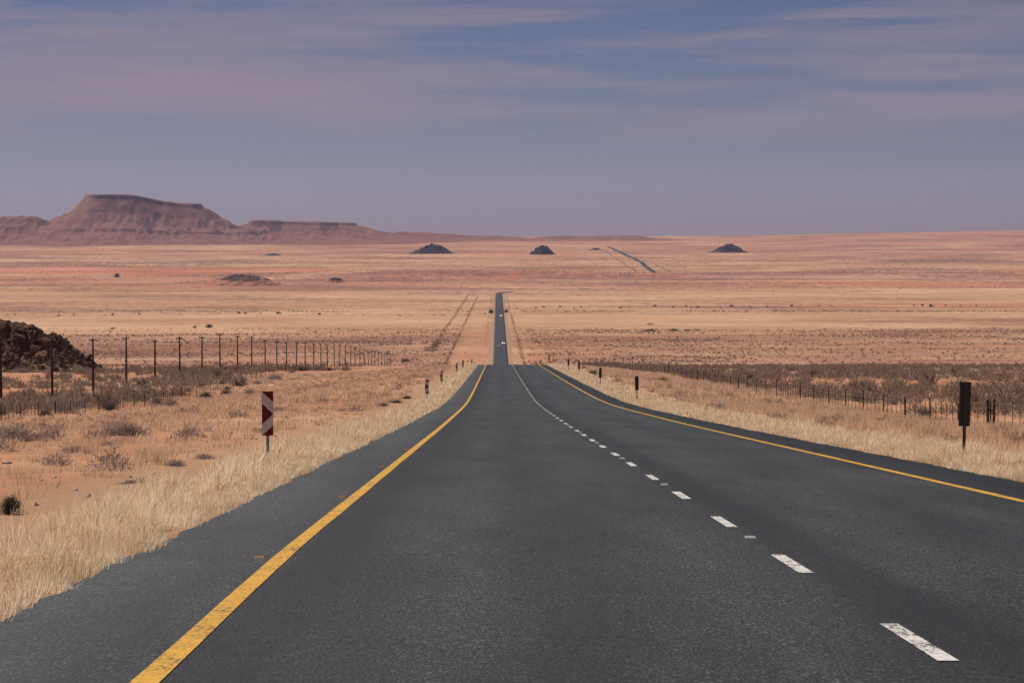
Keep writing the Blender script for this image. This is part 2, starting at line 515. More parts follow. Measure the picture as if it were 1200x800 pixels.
def asphalt_material():
    m, t, b = new_mat('chip_seal_asphalt')
    g = N(t, 'ShaderNodeNewGeometry')
    se = N(t, 'ShaderNodeSeparateXYZ'); L(t, g.outputs['Position'], se.inputs[0])
    wob = N(t, 'ShaderNodeTexNoise', i_Scale=0.5, i_Detail=4.0); L(t, g.outputs['Position'], wob.inputs['Vector'])
    xw = N(t, 'ShaderNodeMath', operation='MULTIPLY_ADD'); xw.inputs[1].default_value = 0.30
    L(t, wob.outputs[0], xw.inputs[0]); L(t, se.outputs['X'], xw.inputs[2])
    mr = N(t, 'ShaderNodeMapRange'); mr.inputs['From Min'].default_value = -3.05; mr.inputs['From Max'].default_value = 7.35
    L(t, xw.outputs[0], mr.inputs['Value'])
    p = lambda x: (x + 0.15 + 3.05) / 10.4
    g1 = lambda v: (v * .985, v, v * 1.02)
    lane = ramp(t, [(p(-3.0), g1(.026)), (p(-1.62), g1(.025)), (p(-1.50), g1(.0095)), (p(-1.15), g1(.011)), (p(-0.95), g1(.020)),
                    (p(-0.2), g1(.029)), (p(0.3), g1(.020)), (p(0.9), g1(.027)), (p(1.4), g1(.030)), (p(2.05), g1(.022)), (p(2.2), g1(.010)), (p(2.50), g1(.010)),
                    (p(2.70), g1(.024)), (p(3.4), g1(.031)), (p(4.2), g1(.022)), (p(5.0), g1(.031)), (p(5.7), g1(.022)), (p(5.95), g1(.012)), (p(7.2), g1(.012))])
    # at most 32 stops are allowed; these are 19
    L(t, mr.outputs[0], lane.inputs[0])
    chip = N(t, 'ShaderNodeTexNoise', i_Scale=58.0, i_Detail=3.0, i_Roughness=0.7); L(t, g.outputs['Position'], chip.inputs['Vector'])
    chr_ = ramp(t, [(0.34, (0.38, 0.38, 0.38)), (0.52, (0.85, 0.85, 0.85)), (0.66, (1.65, 1.62, 1.60))]); L(t, chip.outputs[0], chr_.inputs[0])
    chip2 = N(t, 'ShaderNodeTexNoise', i_Scale=14.0, i_Detail=3.0, i_Roughness=0.6); L(t, g.outputs['Position'], chip2.inputs['Vector'])
    ch2 = ramp(t, [(0.35, (0.80, 0.80, 0.80)), (0.65, (1.20, 1.20, 1.20))]); L(t, chip2.outputs[0], ch2.inputs[0])
    gm = N(t, 'ShaderNodeMapping'); gm.inputs['Scale'].default_value = (60, 14, 8)
    L(t, g.outputs['Position'], gm.inputs['Vector'])
    gr = N(t, 'ShaderNodeTexNoise', i_Scale=1.0, i_Detail=4.0, i_Roughness=0.75); L(t, gm.outputs[0], gr.inputs['Vector'])
    grr = ramp(t, [(0.40, (0.22, 0.22, 0.22)), (0.50, (0.80, 0.80, 0.80)), (0.57, (1.5, 1.5, 1.5)), (0.64, (3.8, 3.7, 3.6))]); L(t, gr.outputs[0], grr.inputs[0])
    mp = N(t, 'ShaderNodeMapping'); mp.inputs['Scale'].default_value = (0.9, 0.12, 1)
    L(t, g.outputs['Position'], mp.inputs['Vector'])
    pat = N(t, 'ShaderNodeTexNoise', i_Scale=1.0, i_Detail=6.0, i_Roughness=0.6); L(t, mp.outputs[0], pat.inputs['Vector'])
    par = ramp(t, [(0.36, (0.62, 0.62, 0.62)), (0.64, (1.38, 1.38, 1.38))]); L(t, pat.outputs[0], par.inputs[0])
    last = lane.outputs[0]
    for x in (chr_, ch2, par, grr):
        mm = N(t, 'ShaderNodeMix', data_type='RGBA', blend_type='MULTIPLY'); mm.inputs['Factor'].default_value = 1.0
        L(t, last, mm.inputs['A']); L(t, x.outputs[0], mm.inputs['B']); last = mm.outputs['Result']
    L(t, last, b.inputs['Base Color'])
    b.inputs['Roughness'].default_value = 0.68
    b.inputs['Specular IOR Level'].default_value = 0.24
    bu = N(t, 'ShaderNodeBump', i_Strength=0.6, i_Distance=0.012)
    L(t, gr.outputs[0], bu.inputs['Height']); L(t, bu.outputs[0], b.inputs['Normal'])
    return m


def paint_material(name, col, wear):
    m, t, b = new_mat(name)
    g = N(t, 'ShaderNodeNewGeometry')
    gm = N(t, 'ShaderNodeMapping'); gm.inputs['Scale'].default_value = (40, 11, 8)
    L(t, g.outputs['Position'], gm.inputs['Vector'])
    n = N(t, 'ShaderNodeTexNoise', i_Scale=1.0, i_Detail=4.0, i_Roughness=0.75); L(t, gm.outputs[0], n.inputs['Vector'])
    n2 = N(t, 'ShaderNodeTexNoise', i_Scale=3.0, i_Detail=3.0); L(t, g.outputs['Position'], n2.inputs['Vector'])
    ad = N(t, 'ShaderNodeMath', operation='MULTIPLY_ADD'); ad.inputs[1].default_value = 0.45
    L(t, n2.outputs[0], ad.inputs[0]); L(t, n.outputs[0], ad.inputs[2])
    r = ramp(t, [(wear - 0.05, (0.06, 0.055, 0.05)), (wear + 0.05, tuple(c * 0.72 for c in col)), (wear + 0.22, col)])
    L(t, ad.outputs[0], r.inputs[0]); L(t, r.outputs[0], b.inputs['Base Color'])
    b.inputs['Roughness'].default_value = 0.75
    b.inputs['Specular IOR Level'].default_value = 0.25
    bu = N(t, 'ShaderNodeBump', i_Strength=0.4, i_Distance=0.01)
    L(t, n.outputs[0], bu.inputs['Height']); L(t, bu.outputs[0], b.inputs['Normal'])
    return m


def rock_material(name, dark, light, scale):
    m, t, b = new_mat(name)
    g = N(t, 'ShaderNodeNewGeometry')
    n = N(t, 'ShaderNodeTexNoise', i_Scale=scale, i_Detail=8.0, i_Roughness=0.65); L(t, g.outputs['Position'], n.inputs['Vector'])
    r = ramp(t, [(0.35, dark), (0.55, tuple((a + b_) / 2 for a, b_ in zip(dark, light))), (0.72, light)])
    L(t, n.outputs[0], r.inputs[0]); L(t, r.outputs[0], b.inputs['Base Color'])
    b.inputs['Roughness'].default_value = 0.95; b.inputs['Specular IOR Level'].default_value = 0.15
    bu = N(t, 'ShaderNodeBump', i_Strength=0.8, i_Distance=0.4 / scale * 0.3)
    L(t, n.outputs[0], bu.inputs['Height']); L(t, bu.outputs[0], b.inputs['Normal'])
    return m


def mesa_material(name, slope, rock, scale):
    """scree slopes, with dark dolerite where the 'rock' attribute says the hill is bare rock"""
    m, t, b = new_mat(name)
    g = N(t, 'ShaderNodeNewGeometry')
    at = N(t, 'ShaderNodeAttribute', attribute_name='rock')
    se = N(t, 'ShaderNodeSeparateColor'); L(t, at.outputs['Color'], se.inputs[0])
    n = N(t, 'ShaderNodeTexNoise', i_Scale=scale, i_Detail=8.0, i_Roughness=0.65); L(t, g.outputs['Position'], n.inputs['Vector'])
    r = ramp(t, [(0.36, slope[0]), (0.5, slope[1]), (0.64, slope[2])])
    L(t, n.outputs[0], r.inputs[0])
    ad = N(t, 'ShaderNodeMath', operation='MULTIPLY_ADD'); ad.inputs[1].default_value = 1.4
    ad2 = N(t, 'ShaderNodeMath', operation='SUBTRACT'); ad2.inputs[1].default_value = 0.5
    L(t, n.outputs[0], ad2.inputs[0]); L(t, ad2.outputs[0], ad.inputs[0]); L(t, se.outputs[0], ad.inputs[2])
    rr = ramp(t, [(0.35, (0, 0, 0)), (0.65, (1, 1, 1))]); L(t, ad.outputs[0], rr.inputs[0])
    mx = N(t, 'ShaderNodeMix', data_type='RGBA'); mx.inputs['B'].default_value = (*rock, 1)
    fm = N(t, 'ShaderNodeMath', operation='MULTIPLY'); fm.inputs[1].default_value = 0.85
    L(t, rr.outputs[0], fm.inputs[0]); L(t, fm.outputs[0], mx.inputs['Factor']); L(t, r.outputs[0], mx.inputs['A'])
    L(t, mx.outputs['Result'], b.inputs['Base Color'])
    b.inputs['Roughness'].default_value = 1.0; b.inputs['Specular IOR Level'].default_value = 0.05
    return m


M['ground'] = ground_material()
M['asphalt'] = asphalt_material()
M['yellow'] = paint_material('yellow_road_paint', (0.60, 0.31, 0.028), 0.60)
M['white'] = paint_material('white_road_paint', (0.66, 0.62, 0.56), 0.645)
M['rock'] = rock_material('brown_dolerite', (0.017, 0.009, 0.006), (0.22, 0.092, 0.040), 0.5)
M['mound'] = rock_material('rubble_soil', (0.035, 0.021, 0.014), (0.30, 0.17, 0.09), 0.6)
M['dark_hill'] = rock_material('dark_rubble', (0.016, 0.011, 0.012), (0.060, 0.040, 0.036), 0.10)
M['mesa'] = mesa_material('mesa_slope', [(0.165, 0.072, 0.052), (0.215, 0.097, 0.070), (0.27, 0.132, 0.096)], (0.065, 0.038, 0.034), 1 / 45)
M['sandy_hill'] = mesa_material('red_sand_slope', [(0.33, 0.13, 0.075), (0.40, 0.165, 0.10), (0.42, 0.21, 0.135)], (0.04, 0.028, 0.026), 1 / 9)

# ------------------------------------------------------------------ ground: one sheet out past the horizon
ys = [-60.0]
while ys[-1] < 12950:
    ys.append(ys[-1] + (0.22 if 9 < ys[-1] < 75 else max(0.8, 0.0085 * max(ys[-1], 0))))
YS = np.array(ys)
fx = np.concatenate([np.arange(-80, -12, 2.0), np.arange(-12, -4, 0.5), np.arange(-4, -2.4, 0.16), np.array([-1.5, 0, 2, 4, 5.5]),
                     np.arange(6.6, 8.2, 0.16), np.arange(8.3, 16, 0.5), np.arange(16, 80.1, 2.0)])
gt = np.linspace(0, 1, 90)[1:] ** 1.6
nL = len(gt)
cols = [(-80.0, -g) for g in gt[::-1]] + [(x, 0.0) for x in fx] + [(float(fx[-1]), g) for g in gt]
CB = np.array([c[0] for c in cols]); CG = np.array([c[1] for c in cols])
GX = CB[None, :] + CG[None, :] * (30 + 0.45 * np.maximum(YS, 0)[:, None] + 40)
GY = np.broadcast_to(YS[:, None], GX.shape)
GZ = ground_z(GX, GY)
s_out = np.where(GX < RC, RL - GX, GX - RR)
verge = (1 - sstep(s_out, 2.2, 4.2)) * (1 - sstep(GY, 4250, 4400))
straw = 0.44 + 0.25 * fbm(GX / 25, GY / 25, 51) + 0.25 * (1 - sstep(s_out, 2, 9))
straw = np.where(GX > RC, straw + 0.25 * (1 - sstep(s_out, 8, 22)), straw)
straw = straw + 1.0 * sstep(GY + 260 * fbm(GX / 260, GY / 160, 5), 2150, 2650) + 0.1 * sstep(GY, 700, 1500) * 0
wy = GY + 420 * fbm(GX / 700, GY / 400, 6)
pink = 0.66 * sstep(wy, 4350, 4800) * (1 - sstep(wy, 5600, 6100)) + 0.48 * sstep(wy, 6300, 7500) + 0.22 * sstep(wy, 8500, 10000) + 0.28 * sstep(wy, 2900, 3100) * (1 - sstep(wy, 3500, 3900))
for mx_, my_, sx_, sy_, hh in MOUNDS:
    pink = pink + 0.55 * np.exp(-((GX - mx_) / (sx_ * 1.1)) ** 2 - ((GY - my_ + 25) / (sy_ * 1.4)) ** 2)
dark = 0.50 * sstep(GY, 250, 420) * (1 - sstep(GY, 2250, 2500)) * sstep(s_out, 14, 30)
dark = dark + 0.22 * sstep(GY, 1400, 1750) * (1 - sstep(GY + 200 * fbm(GX / 200, GY / 150, 8), 2250, 2550)) * sstep(s_out, 14, 30)
dark = dark + 0.34 * sstep(GY, 4500, 6500)
zone = np.stack([np.clip(straw, 0, 1.4), np.clip(pink, 0, 1), np.clip(dark, 0, 1), np.clip(verge, 0, 1)], -1).reshape(-1, 4)
ny, nx = GX.shape
idx = np.arange(ny * nx).reshape(ny, nx)
F = np.stack([idx[:-1, :-1], idx[:-1, 1:], idx[1:, 1:], idx[1:, :-1]], -1).reshape(-1, 4)
V = np.stack([GX, GY, GZ], -1).reshape(-1, 3)
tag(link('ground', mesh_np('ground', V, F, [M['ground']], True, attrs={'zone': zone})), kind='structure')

# ------------------------------------------------------------------ road
RY = YS[YS <= 4330]
ed_l = RL + (0.04 * fbm(RY / 4.0, RY * 0, 70, 2) + 0.075 * fbm(RY / 0.9, RY * 0, 71, 3)) * (RY < 500) + 0.05
ed_r = RR + (0.04 * fbm(RY / 4.0, RY * 0 + 2, 73, 2) + 0.075 * fbm(RY / 0.9, RY * 0 + 5, 72, 3)) * (RY < 500) - 0.05
fr = np.array([0, 0.02, 0.15, 0.33, 0.5, 0.67, 0.85, 0.98, 1.0])
camber = np.array([-0.30, -0.012, 0.0, 0.02, 0.03, 0.02, 0.0, -0.012, -0.30])
# after 4150 m the road swings off to the right
bend = 260 * sstep(RY, 4200, 4700) ** 1.4
RXg = ed_l[:, None] + (ed_r - ed_l)[:, None] * fr[None, :] + bend[:, None]
RZg = PROFILE(RY)[:, None] + camber[None, :] + 0.06 * sstep(RY, 900, 1700)[:, None] + 0.25 * sstep(RY, 4150, 4300)[:, None]
V = np.stack([RXg, np.broadcast_to(RY[:, None], RXg.shape), RZg], -1).reshape(-1, 3)
idx = np.arange(V.shape[0]).reshape(len(RY), len(fr))
F = np.stack([idx[:-1, :-1], idx[:-1, 1:], idx[1:, 1:], idx[1:, :-1]], -1).reshape(-1, 4)
road = tag(link('road', mesh_np('road', V, F, [M['asphalt']], True)), kind='structure')


def camber_z(x):
    return np.interp((np.asarray(x) - RL) / (RR - RL), fr, camber)


def marking(name, x0, x1, y0, y1, mat, swerve=0.0):
    yy = np.concatenate([[y0], YS[(YS > y0) & (YS < y1)], [y1]])
    wl = 0.005 * fbm(yy / 2.9, yy * 0, 91, 2); wr = 0.005 * fbm(yy / 2.9, yy * 0 + 3, 92, 2)
    sw = swerve * (1 - sstep(yy, 9, 24))
    xa = x0 + wl + sw; xb = x1 + wr + sw
    z = np.interp(yy, YS, PROFILE(YS)) + 0.005
    V = np.concatenate([np.stack([xa, yy, z + camber_z(x0)], -1), np.stack([xb, yy, z + camber_z(x1)], -1)])
    n = len(yy); i = np.arange(n - 1)
    F = np.stack([i, i + n, i + n + 1, i + 1], -1)
    return link(name, mesh_np(name, V, F, [mat], False), road)


marking('edge_line', -1.70, -1.57, -20, 640, M['yellow'], 0.10)
marking('edge_line', 5.73, 5.86, -20, 640, M['yellow'])
for k in range(72):
    y0 = 12.97 - 6 + 6 * k
    marking('centre_dash', 2.03, 2.13, y0, y0 + 2.0, M['white'])


def stud(x, y, mat):
    mb = MB()
    a, b_, h = 0.045, 0.045, 0.014
    mb.v += [(-a, -b_, 0), (a, -b_, 0), (a, b_, 0), (-a, b_, 0), (-a * .8, -b_ * .45, h), (a * .8, -b_ * .45, h), (a * .8, b_ * .45, h), (-a * .8, b_ * .45, h)]
    mb.f += [(4, 5, 6, 7), (0, 1, 5, 4), (1, 2, 6, 5), (2, 3, 7, 6), (3, 0, 4, 7)]; mb.m += [0] * 5
    o = mb.build('road_stud', mat, road)
    o.location = (x, y, float(np.interp(y, YS, PROFILE(YS)) + camber_z(x) + 0.001))


for k in range(6):
    if k < 4:
        stud(-1.79, 21.2 + 11.2 * k, M['stud_orange'])
    stud(2.09, 23.3 + 12.0 * k, M['stud_white'])

# the same road again where it climbs the far rise
FY = YS[(YS > 5560) & (YS < 8500)]
fxc = 309 + 22 * sstep(FY, 5500, 6800)
hw = 4.4
FXg = fxc[:, None] + np.array([-hw - 1.5, -hw, hw, hw + 1.5])[None, :]
FZg = ground_z(fxc, FY)[:, None] + np.array([-0.8, 1.0, 1.0, -0.8])[None, :]
V = np.stack([FXg, np.broadcast_to(FY[:, None], FXg.shape), FZg], -1).reshape(-1, 3)
idx = np.arange(V.shape[0]).reshape(len(FY), 4)
F = np.stack([idx[:-1, :-1], idx[:-1, 1:], idx[1:, 1:], idx[1:, :-1]], -1).reshape(-1, 4)
tag(link('road', mesh_np('far_road', V, F, [M['asphalt']], True)), kind='structure')


# ------------------------------------------------------------------ hills
def heightfield(name, x0, x1, y0, y1, step, fn, mat, attr=None):
    xs = np.arange(x0, x1 + step, step); yy = np.arange(y0, y1 + step, step)
    X, Y = np.meshgrid(xs, yy)
    H = fn(X, Y)
    base = ground_z(X, Y)
    Z = np.where(H > 0, base + H, base - 3.0 + np.maximum(H, -3))
    idx = np.arange(X.size).reshape(X.shape)
    F = np.stack([idx[:-1, :-1], idx[:-1, 1:], idx[1:, 1:], idx[1:, :-1]], -1).reshape(-1, 4)
    Hc = H.ravel()[F].max(axis=1)
    F = F[Hc > -1.0]
    at = None
    if attr is not None:
        a = attr(X, Y, H); at = {'rock': np.stack([a, a, a, a * 0 + 1], -1).reshape(-1, 4)}
    o = link(name, mesh_np(name, np.stack([X, Y, Z], -1).reshape(-1, 3), F, [mat], True, attrs=at))
    return tag(o, kind='structure')


def capsule_d(X, Y, ax, ay, bx, by, rad):
    px, py = X - ax, Y - ay; dx, dy = bx - ax, by - ay
    t = np.clip((px * dx + py * dy) / (dx * dx + dy * dy), 0, 1)
    return np.hypot(px - t * dx, py - t * dy) - rad, t


def table_profile(d, top, cliff, bench_h, reach):
    """flat top, cliff, concave scree, a bench with a low second cliff, apron"""
    u = np.array([-1e4, -4, 7, reach * 0.28, reach * 0.52, reach * 0.60, reach * 0.64, reach, reach * 1.35])
    h = np.array([top, top, top - cliff, bench_h + (top - cliff - bench_h) * 0.42, bench_h + 7, bench_h + 3, bench_h - 5, 3, -6])
    return np.interp(d, u, h)


def big_mesa(X, Y):
    wob = 16 * fbm(X / 90, Y / 90, 101, 4)
    d, t = capsule_d(X, Y, -1268, 9080, -998, 9120, 55)
    gull = 11 * np.abs(fbm(X / 27, Y / 120, 105, 4)) * sstep(d, 10, 80)
    top = 158 - 28 * sstep(t, 0.22, 1.0) + 2.0 * fbm(X / 25, Y / 25, 107, 3)
    H = np.interp((d + wob) / 340.0, np.array([-40, -0.012, 0.010, 0.16, 0.34, 0.50, 0.545, 0.58, 1.0, 1.3]),
                  np.array([1, 1, 0.915, 0.645, 0.435, 0.345, 0.335, 0.27, 0.02, -0.05])) * top
    H = H - gull * sstep(H, 0, 30)
    d2, t2 = capsule_d(X, Y, -1640, 9000, -1500, 9010, 40)
    H2 = np.interp(d2 + 14 * fbm(X / 60, Y / 60, 111, 4), np.array([-50, 0, 40, 120, 240, 300]), np.array([92, 84, 66, 30, 2, -6]))
    H2 = H2 - 8 * np.abs(fbm(X / 30, Y / 60, 115, 3)) * sstep(H2, 0, 20)
    return np.maximum(H, H2)


def mesa_rock(X, Y, H):
    gy, gx = np.gradient(H, 4.0)
    steep = np.hypot(gx, gy)
    a = sstep(steep, 1.0, 1.7) * (0.38 + 0.75 * sstep(fbm(X / 45, Y / 300, 127, 4), -.25, .3))  # cliff rock; noise paints the cap as alternating lit and dark stretches
    patch = sstep(fbm(X / 55, Y / 90, 121, 4), 0.18, 0.42) * sstep(H, 20, 50) * (1 - sstep(H, 95, 120))
    return np.clip(a + 0.8 * patch, 0, 1)


heightfield('hill', -2000, -540, 8600, 9420, 4.0, big_mesa, M['mesa'], mesa_rock)


def second_mesa(X, Y):
    d, t = capsule_d(X, Y, -765, 9220, -500, 9230, 40)
    wob = 12 * fbm(X / 70, Y / 70, 131, 4)
    top = 75 - 9 * t + 1.5 * fbm(X / 25, Y / 25, 133, 3)
    H = np.interp((d + wob) / 330.0, np.array([-0.35, -0.12, -0.008, 0.004, 0.2, 0.45, 0.6, 1.0, 1.3]),
                  np.array([1, 0.995, 0.972, 0.86, 0.60, 0.32, 0.20, 0.02, -0.08])) * top
    return H - 6 * np.abs(fbm(X / 30, Y / 90, 135, 4)) * sstep(H, 5, 20) * sstep(d, 8, 60)


heightfield('hill', -1180, -60, 8820, 9640, 4.0, second_mesa, M['mesa'], mesa_rock)


def low_ridge(X, Y):
    d, t = capsule_d(X, Y, -330, 9820, 40, 9900, 10)
    top = 30 - 16 * t + 5 * fbm(X / 60, Y / 60, 141, 4)
    return np.interp((d + 16 * fbm(X / 60, Y / 60, 143, 4)) / 190.0, [-10, 0, 0.15, 0.5, 1, 1.3], [1, 1, 0.8, 0.35, 0.0, -0.15]) * top


heightfield('hill', -620, 320, 9560, 10180, 5.0, low_ridge, M['mesa'], mesa_rock)


def low_ridge_b(X, Y):
    d, t = capsule_d(X, Y, 190, 9900, 480, 9960, 10)
    top = 15 + 3 * fbm(X / 60, Y / 60, 151, 4)
    return np.interp((d + 14 * fbm(X / 60, Y / 60, 153, 4)) / 170.0, [-10, 0, 0.15, 0.5, 1, 1.3], [1, 1, 0.8, 0.35, 0.0, -0.15]) * top


heightfield('hill', -40, 720, 9680, 10220, 5.0, low_ridge_b, M['mesa'], mesa_rock)


def koppie(px, py, wpx, hpx, skew=0.0, seed=0, sandy=False):
    x, y, z = where(px, py)
    k = y / 3315.0
    w = wpx * k; h = hpx * k
    def fn(X, Y):
        u = (X - x) / (w / 2); v = (Y - (y + w * 0.3)) / (w * 0.32)
        r = np.hypot(u - skew * (1 - np.abs(u)), v)
        r = r * (1 + 0.22 * fbm(X / (w * .16), Y / (w * .16), 161 + seed, 3))
        return h * np.interp(r, [0, 0.25, 0.5, 0.8, 1.0, 1.3], [1.0, 0.95, 0.74, 0.26, 0.0, -0.4]) * (1 + 0.42 * fbm(X / (w * .06), Y / (w * .06), 165 + seed, 4))
    rock = (lambda X, Y, H: np.clip(1.2 * sstep(H, .35 * h, .7 * h) + 1.2 * fbm(X / (w * .12), Y / (w * .12), 169, 3) - .1, 0, 1)) if sandy else None
    heightfield('hill', x - w * .75, x + w * .75, y - w * .3, y + w * .9, max(0.8, w / 60), fn, M['sandy_hill'] if sandy else M['dark_hill'], rock)


koppie(506, 297.5, 50, 9.5, 0.05, 1)
koppie(636, 298.5, 30, 9.5, 0.0, 2)
koppie(854, 296.0, 44, 8.5, 0.15, 3)
koppie(698, 293.0, 15, 2.2, 0.1, 4)
koppie(320, 299.5, 20, 2.0, 0.0, 5)
koppie(283, 335.5, 96, 8.5, 0.1, 6, True)
koppie(392, 331.0, 26, 4.5, 0.1, 7, True)

# ------------------------------------------------------------------ boulder outcrop at the left
OX, OY = -94.2, 523.0
oz = float(ground_z(-86, 520))
outcrop = empty('rock_outcrop', (OX, OY, oz))
tag(outcrop, 'dark brown boulder outcrop at the left edge, behind the poles', 'rock outcrop')


def out_h(X, Y):      # X, Y relative to the outcrop
    prof = np.interp(X, [-42, -28, -12, 3, 5.5, 8.5, 11.5, 14, 16, 18.5, 20, 22], [0, 6.6, 9.0, 9.4, 8.9, 8.4, 6.8, 5.5, 4.3, 2.2, 0.9, -0.6])
    v = np.abs(Y + 1.0 - 0.12 * X) / 13.0
    cross = np.interp(v, [0, 0.25, 0.6, 1.0, 1.2], [1, 0.92, 0.5, 0.06, -0.1])
    n = 1.3 * fbm(X / 3.2, Y / 3.2, 171, 4) + 1.3 * np.abs(fbm(X / 1.5, Y / 1.5, 175, 4)) - .4
    return prof * cross + n * sstep(prof * cross, 0.2, 3)


xs = np.arange(-44, 24.1, 0.28); yy = np.arange(-17, 17.1, 0.28)
X, Y = np.meshgrid(xs, yy); H = out_h(X, Y)
Z = ground_z(X + OX, Y + OY) - oz + np.where(H > 0.05, H, -0.8)
idx = np.arange(X.size).reshape(X.shape)
F = np.stack([idx[:-1, :-1], idx[:-1, 1:], idx[1:, 1:], idx[1:, :-1]], -1).reshape(-1, 4)
F = F[H.ravel()[F].max(axis=1) > -0.2]
link('rubble_mound', mesh_np('rubble_mound', np.stack([X, Y, Z], -1).reshape(-1, 3), F, [M['mound']], False), outcrop)


def boulder_mesh(seed):
    import bmesh
    bm = bmesh.new()
    bmesh.ops.create_icosphere(bm, subdivisions=3, radius=1.0)
    r = random.Random(seed)
    planes = [(Vector((r.gauss(0, 1), r.gauss(0, 1), r.gauss(0, 1))).normalized(), r.uniform(0.42, 0.8)) for _ in range(15)]
    for v in bm.verts:
        for n_, d in planes:
            k = v.co.dot(n_)
            if k > d:
                v.co -= n_ * (k - d)
        f = 0.14 * float(fbm(v.co.x * 3 + seed, v.co.y * 3 + v.co.z * 2.1, seed))
        v.co *= 1 + f
    me = bpy.data.meshes.new('boulder'); bm.to_mesh(me); bm.free()
    me.materials.append(M['rock'])
    return me


BM = [boulder_mesh(s) for s in range(8)]
rr = random.Random(3)
n_b = 0
while n_b < 98:
    bx = rr.uniform(-30, 21); by = rr.uniform(-12, 4)
    h = float(out_h(np.array(bx), np.array(by)))
    if h < 0.4: continue
    if bx < -12 and rr.random() < 0.6: continue
    s = rr.choice([.6, .8, .9, 1.1, 1.4, 1.8, 2.2]) * rr.uniform(.8, 1.15) * (0.6 + 0.5 * min(1, h / 6))
    o = link('boulder', BM[n_b % 8], outcrop)
    o.location = (bx, by, float(ground_z(bx + OX, by + OY)) - oz + h - 0.22 * s)
    o.scale = (s * rr.uniform(.9, 1.5), s * rr.uniform(.8, 1.2), s * rr.uniform(.6, .95))
    o.rotation_euler = (rr.uniform(-.4, .4), rr.uniform(-.4, .4), rr.uniform(0, 6.28))
    n_b += 1

# loose stones over the whole pile, far more than one could count
g = np.random.default_rng(191)
n = 2600
sx_ = g.uniform(-32, 21.5, n); sy_ = g.uniform(-14.5, 5, n)
sh_ = out_h(sx_, sy_)
k = (sh_ > 0.02) & (g.uniform(0, 1, n) < .25 + .25 * sh_)
sx_, sy_, sh_ = sx_[k], sy_[k], sh_[k]; n = len(sx_)
ico = np.array([v.co[:] for v in BM[0].vertices], float)
icof = np.array([p.vertices[:] for p in BM[0].polygons], int)
import bmesh as _bm
b_ = _bm.new(); _bm.ops.create_icosphere(b_, subdivisions=1, radius=1.0)
ico = np.array([v.co[:] for v in b_.verts]); icof = np.array([[v.index for v in f.verts] for f in b_.faces]); b_.free()
sz = (g.uniform(.14, .42, n) * (1 + .9 * (g.uniform(0, 1, n) > .9)))[:, None, None]
V = ico[None] * g.uniform(.55, 1.2, (n, len(ico), 1)) * sz * np.array([1.2, 1, .8])
V = V + np.stack([sx_, sy_, ground_z(sx_ + OX, sy_ + OY) - oz + sh_ + sz[:, 0, 0] * -.1], -1)[:, None, :]
F = icof[None] + (np.arange(n) * len(ico))[:, None, None]
o = link('rubble', mesh_np('rubble', V.reshape(-1, 3), F.reshape(-1, 3), [M['rock']]), outcrop); o['kind'] = 'stuff'

# ------------------------------------------------------------------ telephone poles on the left
POLE_TOP = Pchip([(0, 400), (59, 397), (105.5, 396), (145.5, 394), (178.5, 398), (207, 394), (232, 394.5), (254, 390), (273, 393), (290.5, 393),
                  (306, 397), (387, 403), (411, 405), (437, 411), (470, 416), (500, 420)])


def telephone_pole(x, y, h):
    g = float(ground_z(x, y))
    t = empty('telephone_pole', (x, y, g))
    mb = MB()
    lean = random.uniform(-.012, .012)
    mb.tube([(0, 0, -0.8), (lean * h * .5, 0, h * .5), (lean * h, 0, h)], [0.16, 0.135, 0.11], 10)
    mb.build('pole', M['pole_wood'], t, True)
    mb = MB(); mb.box((lean * h, -0.13, h - 0.28), (1.0, 0.12, 0.14))
    ca = mb.build('crossarm', M['pole_wood'], t)
    for sx in (-0.42, 0.42):
        mb = MB(); mb.tube([(lean * h + sx, -0.13, h - 0.215), (lean * h + sx, -0.13, h - 0.12), (lean * h + sx, -0.13, h - 0.04)], [0.03, 0.06, 0.045], 8)
        mb.build('insulator', M['steel'], ca, True)
    return t


NP = 33
for k in range(NP):
    y = 300 + 33.9 * k; x = -52.6 + random.uniform(-.15, .15)
    px = 583 + x * 3315 / y
    ztop = CAM_Z - (float(POLE_TOP(px)) - 283) / 3315 * y
    h = min(8.6, max(5.8, ztop - float(ground_z(x, y))))
    t = telephone_pole(x, y, h)
    if k == 0: lab = 'dark wooden telephone pole at the very left edge, nearest of the row'
    elif k == 1: lab = 'dark wooden pole in front of the boulder outcrop, second of the row'
    elif k == 2: lab = 'dark wooden pole just by the right foot of the boulder outcrop'
    elif k == 3: lab = 'first dark wooden pole standing clear to the right of the boulder outcrop'
    elif k == 7: lab = 'tallest looking dark pole of the row, with a clear crossarm'
    else: lab = 'dark wooden pole with a short crossarm in the row running away to the right'
    tag(t, lab, 'pole', 'telephone poles along the left of the road')


